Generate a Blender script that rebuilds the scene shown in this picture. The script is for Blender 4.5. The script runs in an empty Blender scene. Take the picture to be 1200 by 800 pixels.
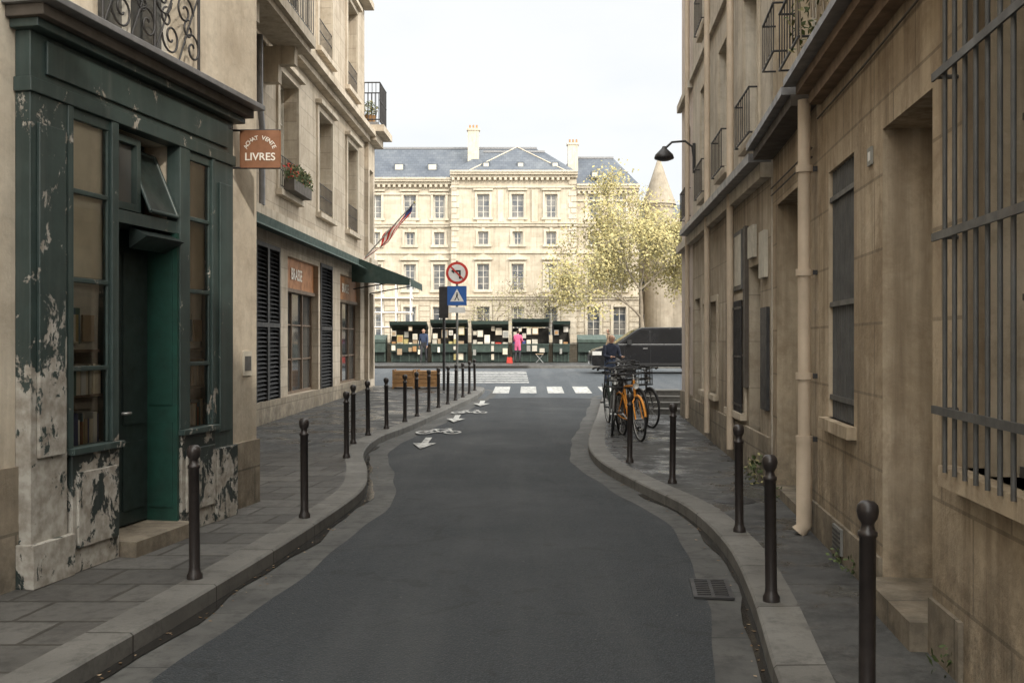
import bpy, math, random
from mathutils import Vector, Matrix
random.seed(7)
S=bpy.context.scene
COL=bpy.context.collection
R=random.random
def U(a,b): return a+(b-a)*R()

# ------------------------------------------------------------ materials
class NT:
    def __init__(s,name,rough=.8,metal=0.,spec=.5):
        m=bpy.data.materials.new(name); m.use_nodes=True
        s.m=m; s.n=m.node_tree.nodes; s.l=m.node_tree.links; s.b=s.n['Principled BSDF']
        s.b.inputs['Roughness'].default_value=rough; s.b.inputs['Metallic'].default_value=metal
        s.b.inputs['Specular IOR Level'].default_value=spec
        g=s.n.new('ShaderNodeNewGeometry'); s.pos=g.outputs['Position']
        s.sep=s.n.new('ShaderNodeSeparateXYZ'); s.l.new(s.pos,s.sep.inputs[0])
    def put(s,sock,val):
        if hasattr(val,'links'): s.l.new(val,sock)
        else:
            if isinstance(val,(tuple,list)) and len(val)==3 and sock.type=='RGBA': val=(*val,1)
            sock.default_value=val
    def noise(s,scale,detail=5,rough=.55,vec=None,sc3=None,dist=0):
        t=s.n.new('ShaderNodeTexNoise'); t.inputs['Scale'].default_value=scale
        t.inputs['Detail'].default_value=detail; t.inputs['Roughness'].default_value=rough
        t.inputs['Distortion'].default_value=dist
        v=vec if vec is not None else s.pos
        if sc3:
            mp=s.n.new('ShaderNodeMapping'); mp.inputs['Scale'].default_value=sc3
            s.l.new(v,mp.inputs[0]); v=mp.outputs[0]
        s.l.new(v,t.inputs['Vector']); return t.outputs['Fac']
    def vor(s,scale,feat='F1'):
        t=s.n.new('ShaderNodeTexVoronoi'); t.feature=feat; t.inputs['Scale'].default_value=scale
        s.l.new(s.pos,t.inputs['Vector']); return t.outputs['Distance']
    def ramp(s,fac,a,b,va=0.,vb=1.):
        t=s.n.new('ShaderNodeMapRange'); t.inputs[1].default_value=a; t.inputs[2].default_value=b
        t.inputs[3].default_value=va; t.inputs[4].default_value=vb; s.put(t.inputs[0],fac); return t.outputs[0]
    def math(s,op,a,b=0.):
        t=s.n.new('ShaderNodeMath'); t.operation=op; s.put(t.inputs[0],a); s.put(t.inputs[1],b); return t.outputs[0]
    def mix(s,fac,a,b,mode='MIX'):
        t=s.n.new('ShaderNodeMix'); t.data_type='RGBA'; t.blend_type=mode
        s.put(t.inputs[0],fac); s.put(t.inputs[6],a); s.put(t.inputs[7],b); return t.outputs[2]
    def comb(s,x,y,z=0.):
        t=s.n.new('ShaderNodeCombineXYZ'); s.put(t.inputs[0],x); s.put(t.inputs[1],y); s.put(t.inputs[2],z); return t.outputs[0]
    def brick(s,vec,w,h,mort=.012,c1=(1,1,1),c2=(.85,.85,.85),cm=(.4,.4,.4),smooth=.3):
        t=s.n.new('ShaderNodeTexBrick'); s.l.new(vec,t.inputs['Vector']); t.inputs['Scale'].default_value=1
        t.inputs['Brick Width'].default_value=w; t.inputs['Row Height'].default_value=h
        t.inputs['Mortar Size'].default_value=mort; t.inputs['Mortar Smooth'].default_value=smooth
        t.inputs['Color1'].default_value=(*c1,1); t.inputs['Color2'].default_value=(*c2,1); t.inputs['Mortar'].default_value=(*cm,1)
        return t
    def bump(s,h,strength=.3,dist=.02,nrm=None):
        t=s.n.new('ShaderNodeBump'); t.inputs['Strength'].default_value=strength; t.inputs['Distance'].default_value=dist
        s.l.new(h,t.inputs['Height'])
        if nrm is not None: s.l.new(nrm,t.inputs['Normal'])
        s.l.new(t.outputs[0],s.b.inputs['Normal']); return t.outputs[0]
    def col(s,c): s.put(s.b.inputs['Base Color'],c); return s
def lerp3(c,k): return tuple(x*k for x in c)

def wallmat(name,c,c2=None,joints=None,axis='y',streak=.5,grime=.5,var=2.5,rough=.88,bump=.35,jm=.55,off=(0,0),blot=.45,runs=None):
    t=NT(name,rough,spec=.25)
    c2=c2 or lerp3(c,.68)
    n1=t.noise(var*.35,7,.65); n2=t.noise(var*3,7,.7); n3=t.noise(var*.9,8,.72,dist=.4)
    a=t.mix(t.ramp(n1,.38,.62),c,c2)
    a=t.mix(t.ramp(n2,.48,.70,0,.45),a,lerp3(c,.58))
    a=t.mix(t.ramp(n2,.25,.42,.4,0),a,lerp3(c,1.2))
    a=t.mix(t.ramp(n3,.50,.64,0,blot),a,(c[0]*.52,c[1]*.48,c[2]*.44))
    a=t.mix(t.ramp(n3,.30,.42,blot*.8,0),a,(c[0]*1.15,c[1]*1.18,c[2]*1.23))
    st=t.noise(1,6,.68,sc3=(4.5,4.5,.3))
    a=t.mix(t.ramp(st,.48,.68,0,streak),a,(c[0]*.40,c[1]*.37,c[2]*.34))
    if runs:   # dark rain runs below a ledge whose underside is at height runs[0]
        z0,ln=runs
        r1=t.noise(1,4,.6,sc3=(9,9,.15)); fall=t.ramp(t.sep.outputs[2],z0-ln,z0,0,1)
        m=t.math('MULTIPLY',t.math('MULTIPLY',fall,fall),t.ramp(r1,.38,.6,.15,1))
        a=t.mix(t.math('MULTIPLY',m,.75),a,(c[0]*.32,c[1]*.28,c[2]*.25))
    if joints:
        src=t.sep.outputs[1] if axis=='y' else t.sep.outputs[0]
        v=t.comb(t.math('ADD',src,off[0]),t.math('ADD',t.sep.outputs[2],off[1]))
        bk=t.brick(v,joints[0],joints[1],joints[2] if len(joints)>2 else .01,cm=(jm,jm,jm),c2=(.84,.82,.80))
        a=t.mix(1.,a,bk.outputs['Color'],'MULTIPLY')
    if grime:
        g=t.ramp(t.sep.outputs[2],.1,1.2,1,0)
        g=t.math('MULTIPLY',g,t.ramp(t.noise(4,6,.7),.32,.62,.05,1))
        a=t.mix(t.math('MULTIPLY',g,grime),a,(.07,.06,.048))
    t.col(a)
    f=t.noise(40,6,.7)
    nb=t.bump(f,bump,.006)
    b2=t.bump(n2,bump,.03,nb)
    return t.m
def paint(name,c,rough=.5,var=.2,metal=0,spec=.5,scale=6,dirt=(.1,.09,.075),bump=.08):
    t=NT(name,rough,metal,spec)
    n=t.noise(scale,6,.65)
    a=t.mix(t.ramp(n,.3,.7),lerp3(c,1+var),lerp3(c,1-var))
    a=t.mix(t.ramp(t.noise(scale*.4,7,.7),.55,.8,0,.5),a,dirt)
    t.col(a); t.put(t.b.inputs['Roughness'],t.ramp(n,.3,.7,max(.02,rough-.08),min(1,rough+.15)))
    t.bump(t.noise(scale*8,4),bump,.004)
    return t.m
def flat(name,c,rough=.6,**k): return paint(name,c,rough,var=.08,dirt=lerp3(c,.6),**k)

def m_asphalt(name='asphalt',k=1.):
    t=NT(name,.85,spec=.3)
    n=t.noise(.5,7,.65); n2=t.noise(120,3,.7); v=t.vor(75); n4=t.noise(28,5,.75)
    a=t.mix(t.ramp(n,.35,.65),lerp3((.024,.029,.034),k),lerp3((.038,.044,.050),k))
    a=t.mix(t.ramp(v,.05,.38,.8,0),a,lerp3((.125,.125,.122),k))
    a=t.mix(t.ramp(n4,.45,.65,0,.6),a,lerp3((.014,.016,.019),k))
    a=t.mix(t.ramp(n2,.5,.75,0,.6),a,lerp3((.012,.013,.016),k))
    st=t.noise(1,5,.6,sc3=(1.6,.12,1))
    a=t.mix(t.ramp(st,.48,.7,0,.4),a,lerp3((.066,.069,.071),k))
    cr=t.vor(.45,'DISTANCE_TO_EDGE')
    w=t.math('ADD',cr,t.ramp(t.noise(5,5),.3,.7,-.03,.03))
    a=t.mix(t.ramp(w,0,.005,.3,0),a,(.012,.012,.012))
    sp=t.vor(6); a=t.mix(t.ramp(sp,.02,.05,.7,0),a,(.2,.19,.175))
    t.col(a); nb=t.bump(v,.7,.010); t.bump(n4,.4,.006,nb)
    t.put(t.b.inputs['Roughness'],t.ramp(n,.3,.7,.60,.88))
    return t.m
def m_gutter():
    t=NT('gutter_concrete',.75,spec=.35)
    n=t.noise(1.2,8,.7)
    a=t.mix(t.ramp(n,.35,.65),(.058,.058,.057),(.11,.109,.103))
    a=t.mix(t.ramp(t.noise(7,6,.7),.48,.7,0,.8),a,(.028,.028,.027))
    bk=t.brick(t.comb(t.sep.outputs[1],t.math('MULTIPLY',t.sep.outputs[0],.1)),1.1,5,.008,cm=(.4,.4,.4),c2=(.9,.9,.9))
    a=t.mix(1.,a,bk.outputs['Color'],'MULTIPLY')
    t.col(a); t.bump(t.noise(60,5,.7),.3,.005); return t.m
def m_kerb():
    t=NT('kerb_granite',.7,spec=.4)
    n=t.noise(1.5,7,.7)
    a=t.mix(t.ramp(n,.35,.65),(.13,.126,.117),(.21,.205,.19))
    a=t.mix(t.ramp(t.noise(6,7,.75),.46,.68,0,.75),a,(.052,.05,.046))
    a=t.mix(t.ramp(t.vor(160),0,.3,.5,0),a,(.07,.067,.063))
    bk=t.brick(t.comb(t.sep.outputs[1],t.math('MULTIPLY',t.sep.outputs[0],.01)),1.15,5,.009,cm=(.2,.18,.16),c2=(.76,.75,.74))
    a=t.mix(1.,a,bk.outputs['Color'],'MULTIPLY')
    t.col(a); nb=t.bump(t.noise(50,5,.7),.3,.004); t.bump(n,.4,.03,nb); return t.m
def m_slabs():
    t=NT('pavement_slabs',.72,spec=.4)
    v=t.comb(t.math('ADD',t.sep.outputs[0],t.math('MULTIPLY',t.sep.outputs[1],-.12)),t.sep.outputs[1])
    bk=t.brick(v,.62,.46,.018,c1=(1,1,1),c2=(.55,.54,.54),cm=(.38,.36,.33))
    n=t.noise(1.1,7,.7)
    a=t.mix(t.ramp(n,.35,.65),(.085,.084,.08),(.145,.138,.126))
    a=t.mix(t.ramp(t.noise(9,6,.7),.48,.72,0,.7),a,(.038,.037,.034))
    a=t.mix(t.ramp(t.noise(2.2,7,.75),.5,.62,0,.5),a,(.05,.048,.045))
    a=t.mix(1.,a,bk.outputs['Color'],'MULTIPLY')
    t.col(a); nb=t.bump(t.noise(45,5,.7),.3,.004); t.bump(t.ramp(bk.outputs['Fac'],0,1,1,0),.6,.012,nb)
    t.put(t.b.inputs['Roughness'],t.ramp(n,.3,.7,.45,.85)); return t.m
def m_pave2():
    t=NT('pavement_asphalt',.8,spec=.35)
    n=t.noise(.8,7,.7)
    a=t.mix(t.ramp(n,.35,.65),(.060,.061,.062),(.098,.098,.094))
    a=t.mix(t.ramp(t.noise(3.5,7,.75),.46,.62,0,.8),a,(.032,.032,.032))
    a=t.mix(t.ramp(t.vor(90),0,.3,.5,0),a,(.17,.165,.155))
    bk=t.brick(t.comb(t.sep.outputs[1],t.sep.outputs[0]),2.3,1.6,.014,cm=(.4,.4,.4),c2=(.74,.74,.75))
    a=t.mix(1.,a,bk.outputs['Color'],'MULTIPLY')
    t.col(a); t.bump(t.noise(70,5,.7),.35,.005)
    t.put(t.b.inputs['Roughness'],t.ramp(t.noise(1.3,6,.7),.42,.55,.25,.85)); return t.m
def m_peel(name,c,peel,zlow=1.05,extra=0.):
    # old paint flaking off pale plaster/wood, worst near the ground
    t=NT(name,.5,spec=.5)
    n=t.noise(3,7,.7); fn=t.noise(4.2,10,.74,sc3=(1,1,.7),dist=.35)
    a=t.mix(t.ramp(n,.35,.7),lerp3(c,1.25),lerp3(c,.7))
    a=t.mix(t.ramp(t.noise(1,5,.6,sc3=(14,14,.6)),.5,.75,0,.55),a,(c[0]*2.4,c[1]*1.8,c[2]*1.8))
    th=t.ramp(t.sep.outputs[2],zlow-.5,zlow+.5,peel,.0)
    m=t.math('ADD',fn,t.math('ADD',th,extra))
    m=t.ramp(m,.62,.63)
    pc=t.mix(t.ramp(t.noise(12,6),.35,.65),(.42,.40,.36),(.24,.215,.18))
    a=t.mix(m,a,pc)
    t.col(a); t.put(t.b.inputs['Roughness'],t.math('ADD',t.math('MULTIPLY',m,.4),.42))
    t.bump(t.math('SUBTRACT',1.,m),.8,.008); return t.m
def m_glass(name,fac=.22):
    m=bpy.data.materials.new(name); m.use_nodes=True; n=m.node_tree.nodes; l=m.node_tree.links; n.clear()
    o=n.new('ShaderNodeOutputMaterial'); mx=n.new('ShaderNodeMixShader'); tr=n.new('ShaderNodeBsdfTransparent'); gl=n.new('ShaderNodeBsdfGlossy')
    tr.inputs[0].default_value=(.95,.95,.92,1); gl.inputs['Roughness'].default_value=.03
    ns=n.new('ShaderNodeTexNoise'); ns.inputs['Scale'].default_value=1.2; bp=n.new('ShaderNodeBump'); bp.inputs['Strength'].default_value=.06
    l.new(ns.outputs['Fac'],bp.inputs['Height']); l.new(bp.outputs[0],gl.inputs['Normal'])
    fr=n.new('ShaderNodeFresnel'); fr.inputs[0].default_value=1.5
    ad=n.new('ShaderNodeMath'); ad.inputs[1].default_value=fac; ad.use_clamp=True; l.new(fr.outputs[0],ad.inputs[0])
    l.new(ad.outputs[0],mx.inputs[0]); l.new(tr.outputs[0],mx.inputs[1]); l.new(gl.outputs[0],mx.inputs[2]); l.new(mx.outputs[0],o.inputs[0])
    return m
def m_pane(name,c=(.035,.04,.045),c2=(.09,.09,.085),spec=.9,rough=.06):
    t=NT(name,rough,spec=spec)
    a=t.mix(t.ramp(t.noise(.9,4),.4,.6),c,c2); t.col(a)
    t.bump(t.noise(1.3,2),.08,.02); return t.m
def m_slate():
    t=NT('slate_roof',.6,spec=.3)
    bk=t.brick(t.comb(t.sep.outputs[0],t.math('MULTIPLY',t.sep.outputs[2],1.)),.5,.35,.02,c1=(1,1,1),c2=(.75,.77,.8),cm=(.6,.6,.6))
    a=t.mix(t.ramp(t.noise(.3,6,.7),.35,.65),(.085,.10,.125),(.14,.155,.175))
    a=t.mix(1.,a,bk.outputs['Color'],'MULTIPLY'); t.col(a); return t.m
def m_books():
    t=NT('book_spines',.7)
    w=t.n.new('ShaderNodeTexWhiteNoise'); w.noise_dimensions='2D'
    fl=t.comb(t.math('FLOOR',t.math('MULTIPLY',t.sep.outputs[1],28)),t.math('FLOOR',t.math('MULTIPLY',t.sep.outputs[2],5)))
    t.l.new(fl,w.inputs['Vector'])
    r=t.n.new('ShaderNodeValToRGB'); cr=r.color_ramp; cr.interpolation='CONSTANT'
    cols=[(.4,.36,.27),(.1,.16,.2),(.3,.12,.06),(.5,.45,.35),(.1,.16,.13),(.35,.27,.12),(.55,.5,.42)]
    cr.elements[0].color=(*cols[0],1); cr.elements[1].position=.15; cr.elements[1].color=(*cols[1],1)
    for i,c in enumerate(cols[2:]): e=cr.elements.new(.3+i*.14); e.color=(*c,1)
    t.l.new(w.outputs['Value'],r.inputs[0]); t.col(r.outputs[0]); return t.m

M={}
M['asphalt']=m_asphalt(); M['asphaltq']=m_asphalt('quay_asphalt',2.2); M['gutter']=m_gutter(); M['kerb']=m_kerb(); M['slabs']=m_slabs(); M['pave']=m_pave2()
M['ground']=paint('ground_earth',(.12,.11,.095),.9)
def m_white():
    t=NT('road_paint',.75)
    a=t.mix(t.ramp(t.noise(2,5),.3,.7),(.60,.60,.58),(.40,.40,.38))
    t.col(t.mix(t.ramp(t.noise(9,8,.75),.50,.60),a,(.09,.09,.09))); t.bump(t.noise(90,4,.7),.3,.004); return t.m
M['white']=m_white()
M['w1']=wallmat('bookshop_render',(.62,.555,.455),(.50,.435,.345),streak=.35,grime=.6,blot=.35)
M['plinth']=wallmat('limestone_plinth',(.42,.365,.285),None,joints=(.9,.5,.012),streak=.5,grime=.8)
M['w2']=wallmat('haussmann_limestone',(.56,.49,.395),(.46,.395,.31),joints=(1.1,.42,.012),streak=.5,grime=.5,jm=.70,blot=.35)
M['w2b']=wallmat('limestone_trim',(.58,.51,.415),(.46,.40,.315),streak=.6,grime=.0,blot=.35)
M['r1']=wallmat('ochre_limestone',(.57,.475,.355),(.44,.355,.25),joints=(.95,.48,.012),streak=.75,grime=.9,jm=.62,bump=.6,blot=.8,runs=(3.85,1.5))
M['r1p']=wallmat('ochre_reveal',(.57,.475,.355),(.43,.35,.25),streak=.8,grime=.8,blot=.6,runs=(3.3,1.2))
M['r1u']=wallmat('stained_render',(.57,.485,.37),(.42,.35,.255),streak=.9,grime=0,blot=.7)
M['r2']=wallmat('cream_render',(.59,.54,.46),(.48,.43,.36),streak=.6,grime=.7,blot=.4)
M['r2g']=wallmat('cream_render_base',(.53,.46,.365),(.40,.345,.265),joints=(1.2,.6,.01),streak=.7,grime=.9,jm=.66,blot=.65,runs=(3.7,1.2))
M['pink']=wallmat('pink_render',(.62,.54,.49),(.53,.46,.415),streak=.35,grime=.5,blot=.25)
M['pal']=wallmat('palace_limestone',(.59,.53,.43),(.51,.45,.355),joints=(1.4,.55,.03),axis='x',streak=.35,grime=0,jm=.85,var=.8,blot=.25)
M['palt']=wallmat('palace_trim',(.60,.54,.44),(.51,.455,.36),streak=.45,grime=0,var=.8,blot=.25)
M['pals']=wallmat('turret_brown_stone',(.36,.315,.25),streak=.35,grime=0,var=.8)  # darker, browner stone of the turret and its building
M['slate']=m_slate(); M['zinc']=paint('zinc',(.20,.20,.205),.45,metal=.3)
M['brown']=paint('brown_timber',(.20,.135,.085),.65,var=.35)
M['dkbrown']=paint('dark_eaves',(.085,.072,.06),.7)
M['green']=m_peel('shopfront_green',(.036,.056,.053),.10,.9,.005)
M['greenpeel']=m_peel('shopfront_green_flaking',(.035,.053,.050),.17,1.6,.05)
M['greenlow']=m_peel('shopfront_base_flaking',(.026,.036,.034),.15,.75,.035)
M['greendoor']=paint('door_green',(.018,.062,.048),.4,var=.3,dirt=(.03,.045,.04))
M['darkdoor']=paint('door_dark_green',(.018,.028,.026),.4,var=.3,dirt=(.03,.03,.03))
M['iron']=paint('black_iron',(.024,.023,.024),.45,var=.3,dirt=(.06,.05,.04))
M['bollard']=paint('bollard_paint',(.026,.021,.020),.36,var=.35,dirt=(.06,.05,.042),scale=12)
M['bars']=paint('grey_bars',(.085,.085,.083),.5,var=.25,dirt=(.10,.065,.045))
M['greybars']=paint('grey_shutter',(.17,.17,.16),.6,var=.2)
M['louver']=paint('black_shutter',(.028,.028,.03),.5,var=.3,dirt=(.06,.06,.06))
M['pipe']=paint('cream_downpipe',(.50,.41,.315),.6,var=.15,dirt=(.24,.19,.14),scale=2)
M['glass']=m_glass('shop_glass',.05); M['pane']=m_pane('window_pane'); M['panel']=m_pane('palace_pane',(.05,.06,.075),(.17,.165,.155),.5,.15)
M['curtain']=paint('curtain',(.5,.47,.4),.8,var=.15)
M['winwhite']=paint('window_frame_white',(.55,.52,.46),.6,var=.1)
M['winbrown']=paint('window_frame_brown',(.15,.105,.07),.6)
M['paper']=paint('paper_blind',(.72,.65,.52),.85,var=.15,scale=2,dirt=(.50,.42,.31))
M['books']=m_books()
M['signbrown']=paint('sign_brown',(.24,.105,.05),.6,var=.2,dirt=(.17,.08,.04))
M['letter']=flat('sign_letters',(.80,.76,.68),.6)
M['awn']=paint('awning_green',(.03,.055,.046),.8,var=.2)
M['orange']=paint('cafe_panel',(.36,.15,.05),.5,var=.4,scale=3)
M['red']=flat('sign_red',(.55,.03,.02),.4); M['blue']=flat('sign_blue',(.015,.10,.36),.4); M['signwhite']=flat('sign_white',(.72,.72,.7),.4)
M['black']=flat('rubber_black',(.016,.016,.017),.6); M['chrome']=flat('steel',(.45,.45,.45),.3,metal=.8)
M['carpaint']=flat('black_car_paint',(.008,.009,.011),.16,spec=.6); M['cargl']=m_pane('car_glass',(.008,.009,.01),(.015,.016,.018),.5)
M['lampw']=flat('headlamp',(.6,.6,.58),.2); M['lampr']=flat('tail_lamp',(.3,.01,.01),.3)
M['stallg']=paint('stall_green',(.020,.036,.030),.5,var=.3); M['stallg2']=paint('stall_green_pale',(.045,.07,.058),.6,var=.3); M['stalld']=flat('stall_interior',(.03,.028,.024),.8)  # second green is paler; lid tops take it to look lit
M['terra']=paint('wooden_planter',(.36,.20,.085),.75,var=.25)
M['leafy']=paint('leaf_green',(.06,.085,.025),.7,var=.5,scale=3)
M['gold']=paint('autumn_leaf',(.42,.36,.16),.75,var=.3,scale=.6,dirt=(.28,.24,.11)); M['gold2']=paint('autumn_leaf_dark',(.27,.25,.12),.8,var=.35,scale=.6)
M['bark']=paint('bark',(.22,.185,.14),.9,var=.35,scale=2); M['deadleaf']=paint('dead_leaf',(.14,.085,.04),.8,var=.5,scale=5)
M['water']=flat('river_water',(.04,.06,.05),.08); M['wet']=flat('gutter_water',(.018,.017,.016),.10)
M['red_f']=flat('flag_red',(.50,.05,.035),.8); M['white_f']=flat('flag_white',(.68,.64,.58),.8); M['blue_f']=flat('flag_blue',(.04,.06,.18),.8)
M['yellowp']=flat('orange_bicycle_paint',(.70,.27,.03),.35)
M['printb']=flat('print_sepia',(.34,.25,.16),.8); M['printg']=flat('print_grey',(.28,.28,.26),.8)

# ------------------------------------------------------------ mesh builder
def W(s,o,z): return Vector((s,o,z))
def frame(O,d):
    d=Vector((d[0],d[1],0)).normalized()
    def mk(side):
        n=Vector((d.y,-d.x,0))*side; O3=Vector((O[0],O[1],0))
        def f(s,o,z): return O3+d*s+n*o+Vector((0,0,z))
        return f
    return mk
class MB:
    def __init__(s): s.v=[];s.f=[];s.m=[];s.mats=[];s.sm=[];s.T=None
    def mi(s,mat):
        if isinstance(mat,str): mat=M[mat]
        if mat not in s.mats: s.mats.append(mat)
        return s.mats.index(mat)
    def add(s,pts,faces,mat,smooth=False):
        b=len(s.v)
        s.v+= [ (s.T@Vector(p) if s.T else Vector(p)) for p in pts]
        i=s.mi(mat)
        for f in faces: s.f.append([b+k for k in f]); s.m.append(i); s.sm.append(smooth)
    def quad(s,pts,mat): s.add(pts,[list(range(len(pts)))],mat)
    def box(s,fr,a,b,o0,o1,z0,z1,mat):
        p=[fr(x,o,z) for z in (z0,z1) for x,o in ((a,o0),(b,o0),(b,o1),(a,o1))]
        s.add(p,[(3,2,1,0),(4,5,6,7),(0,1,5,4),(1,2,6,5),(2,3,7,6),(3,0,4,7)],mat)
    def prism(s,fr,poly,o0,o1,mat):   # poly in (s,z)
        n=len(poly); p=[fr(a,o0,z) for a,z in poly]+[fr(a,o1,z) for a,z in poly]
        s.add(p,[list(range(n))[::-1],list(range(n,2*n))]+[(i,(i+1)%n,n+(i+1)%n,n+i) for i in range(n)],mat)
    def tube(s,path,r,mat,seg=8,cap=True,closed=False,smooth=True):
        path=[Vector(p) for p in path]; n=len(path)
        rs=r if isinstance(r,(list,tuple)) else [r]*n
        pts=[]; up=None
        for i,p in enumerate(path):
            if closed: t=path[(i+1)%n]-path[i-1]
            else: t=path[min(i+1,n-1)]-path[max(i-1,0)]
            if t.length<1e-9: t=Vector((0,0,1))
            t.normalize()
            if up is None:
                up=Vector((0,0,1)) if abs(t.z)<.9 else Vector((1,0,0))
            a=up-t*up.dot(t)
            if a.length<1e-5: a=t.orthogonal()
            a.normalize(); up=a; b=t.cross(a)
            for k in range(seg):
                an=2*math.pi*k/seg; pts.append(p+(a*math.cos(an)+b*math.sin(an))*rs[i])
        fs=[]
        for i in range(n if closed else n-1):
            j=(i+1)%n
            for k in range(seg): k2=(k+1)%seg; fs.append((i*seg+k,i*seg+k2,j*seg+k2,j*seg+k))
        s.add(pts,fs,mat,smooth)
        if cap and not closed:
            s.add(pts[:seg],[list(range(seg))[::-1]],mat); s.add(pts[-seg:],[list(range(seg))],mat)
    def lathe(s,c,prof,mat,seg=16,axis='z',smooth=True):
        c=Vector(c); pts=[]
        for r,z in prof:
            for k in range(seg):
                a=2*math.pi*k/seg
                if axis=='z': pts.append(c+Vector((r*math.cos(a),r*math.sin(a),z)))
                elif axis=='y': pts.append(c+Vector((r*math.cos(a),z,r*math.sin(a))))
                else: pts.append(c+Vector((z,r*math.cos(a),r*math.sin(a))))
        fs=[(i*seg+k,i*seg+(k+1)%seg,(i+1)*seg+(k+1)%seg,(i+1)*seg+k) for i in range(len(prof)-1) for k in range(seg)]
        s.add(pts,fs,mat,smooth)
    def build(s,name,parent=None,bevel=0,loc=None):
        me=bpy.data.meshes.new(name)
        off=parent.location if parent else (Vector(loc) if loc else Vector((0,0,0)))
        me.from_pydata([tuple(v-off) for v in s.v],[],s.f)
        for m in s.mats: me.materials.append(m)
        me.polygons.foreach_set('material_index',s.m); me.polygons.foreach_set('use_smooth',s.sm); me.update()
        o=bpy.data.objects.new(name,me); COL.objects.link(o)
        if parent: o.parent=parent
        elif loc: o.location=loc
        if bevel:
            b=o.modifiers.new('bevel','BEVEL'); b.width=bevel; b.segments=2; b.limit_method='ANGLE'
        return o
def group(name,loc=(0,0,0)):
    e=bpy.data.objects.new(name,None); e.location=loc; e.empty_display_size=.3; COL.objects.link(e); return e
def text(body,mat,M4,size,parent,name='lettering',ext=.003,align='CENTER'):
    c=bpy.data.curves.new(name,'FONT'); c.body=body; c.size=size; c.extrude=ext; c.align_x=align; c.align_y='CENTER'; c.offset=size*.012
    c.materials.append(M[mat]); o=bpy.data.objects.new(name,c); COL.objects.link(o)
    o.parent=parent; o.matrix_local=Matrix.Translation(-parent.location)@M4; return o

def wall(mb,fr,s0,s1,z0,z1,ops,mat,depth=.25,rmat=None):
    ss=sorted({s0,s1,*[a for o in ops for a in o[:2]]}); zs=sorted({z0,z1,*[a for o in ops for a in o[2:4]]})
    ss=[a for a in ss if s0<=a<=s1]; zs=[a for a in zs if z0<=a<=z1]
    for a,b in zip(ss,ss[1:]):
        for c,d in zip(zs,zs[1:]):
            x=(a+b)/2; z=(c+d)/2
            if any(o[0]<x<o[1] and o[2]<z<o[3] for o in ops): continue
            mb.quad([fr(a,0,c),fr(b,0,c),fr(b,0,d),fr(a,0,d)],mat)
    rm=rmat or mat
    for o in ops:
        a,b,c,d=o[:4]; e=-(o[4] if len(o)>4 else depth)
        mb.quad([fr(a,0,c),fr(a,e,c),fr(a,e,d),fr(a,0,d)],rm); mb.quad([fr(b,0,c),fr(b,e,c),fr(b,e,d),fr(b,0,d)],rm)
        mb.quad([fr(a,0,c),fr(b,0,c),fr(b,e,c),fr(a,e,c)],rm); mb.quad([fr(a,0,d),fr(b,0,d),fr(b,e,d),fr(a,e,d)],rm)
def shell(mb,fr,s0,s1,dep,z0,z1,mat):
    for s in (s0,s1): mb.quad([fr(s,0,z0),fr(s,-dep,z0),fr(s,-dep,z1),fr(s,0,z1)],mat)
    mb.quad([fr(s0,-dep,z0),fr(s1,-dep,z0),fr(s1,-dep,z1),fr(s0,-dep,z1)],mat)
    mb.quad([fr(s0,0,z1),fr(s1,0,z1),fr(s1,-dep,z1),fr(s0,-dep,z1)],mat)
def window(mb,fr,op,depth,nx,nz,fm='winwhite',gm='pane',t=.05,curtain=False):
    a,b,c,d=op[:4]; e=-depth
    mb.quad([fr(a,e+.012,c),fr(b,e+.012,c),fr(b,e+.012,d),fr(a,e+.012,d)],gm)
    mb.box(fr,a,a+t,e,e+.06,c,d,fm); mb.box(fr,b-t,b,e,e+.06,c,d,fm)
    mb.box(fr,a+t,b-t,e,e+.058,c,c+t,fm); mb.box(fr,a+t,b-t,e,e+.058,d-t,d,fm)
    for i in range(1,nx):
        x=a+(b-a)*i/nx; mb.box(fr,x-t*.5,x+t*.5,e,e+.062,c+t,d-t,fm)
    for i in range(1,nz):
        z=c+(d-c)*i/nz; mb.box(fr,a+t,b-t,e,e+.045,z-t*.3,z+t*.3,fm)
    if curtain:
        w=(b-a)*U(.15,.38)
        mb.quad([fr(a+t,e+.016,c+t),fr(a+w,e+.016,c+t),fr(a+w*.8,e+.016,d-t),fr(a+t,e+.016,d-t)],'curtain')
        mb.quad([fr(b-t,e+.016,c+t),fr(b-w,e+.016,c+t),fr(b-w*.8,e+.016,d-t),fr(b-t,e+.016,d-t)],'curtain')

# ------------------------------------------------------------ terrain profile & kerbs
def gz(y):
    P=[(-1e9,0),(12,0),(28,.15),(41,.5),(50,.6),(1e9,.6)]
    for (a,za),(b,zb) in zip(P,P[1:]):
        if a<=y<=b: return za+(zb-za)*(0 if za==zb else (y-a)/(b-a))
    return .6
def catmull(pts,step=.3):
    out=[]; n=len(pts)
    for i in range(n-1):
        p0=pts[max(i-1,0)];p1=pts[i];p2=pts[i+1];p3=pts[min(i+2,n-1)]
        L=p2[0]-p1[0]; k=max(1,int(L/step))
        m1=(p2[1]-p0[1])/(p2[0]-p0[0]); m2=(p3[1]-p1[1])/(p3[0]-p1[0])
        for j in range(k):
            t=j/k; h=(2*t**3-3*t*t+1)*p1[1]+(t**3-2*t*t+t)*L*m1+(-2*t**3+3*t*t)*p2[1]+(t**3-t*t)*L*m2
            out.append((p1[0]+t*L,h))
    out.append(pts[-1]); return out
LK=catmull([(-14,-2.9),(3,-2.5),(5.03,-2.28),(6.7,-2.07),(9.25,-1.82),(11.4,-1.71),(13.07,-1.9),(14.9,-2.22),(17,-2.28),(19.2,-1.98),(24.1,-1.45),(29,-.95),(31,-.85)])
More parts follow.
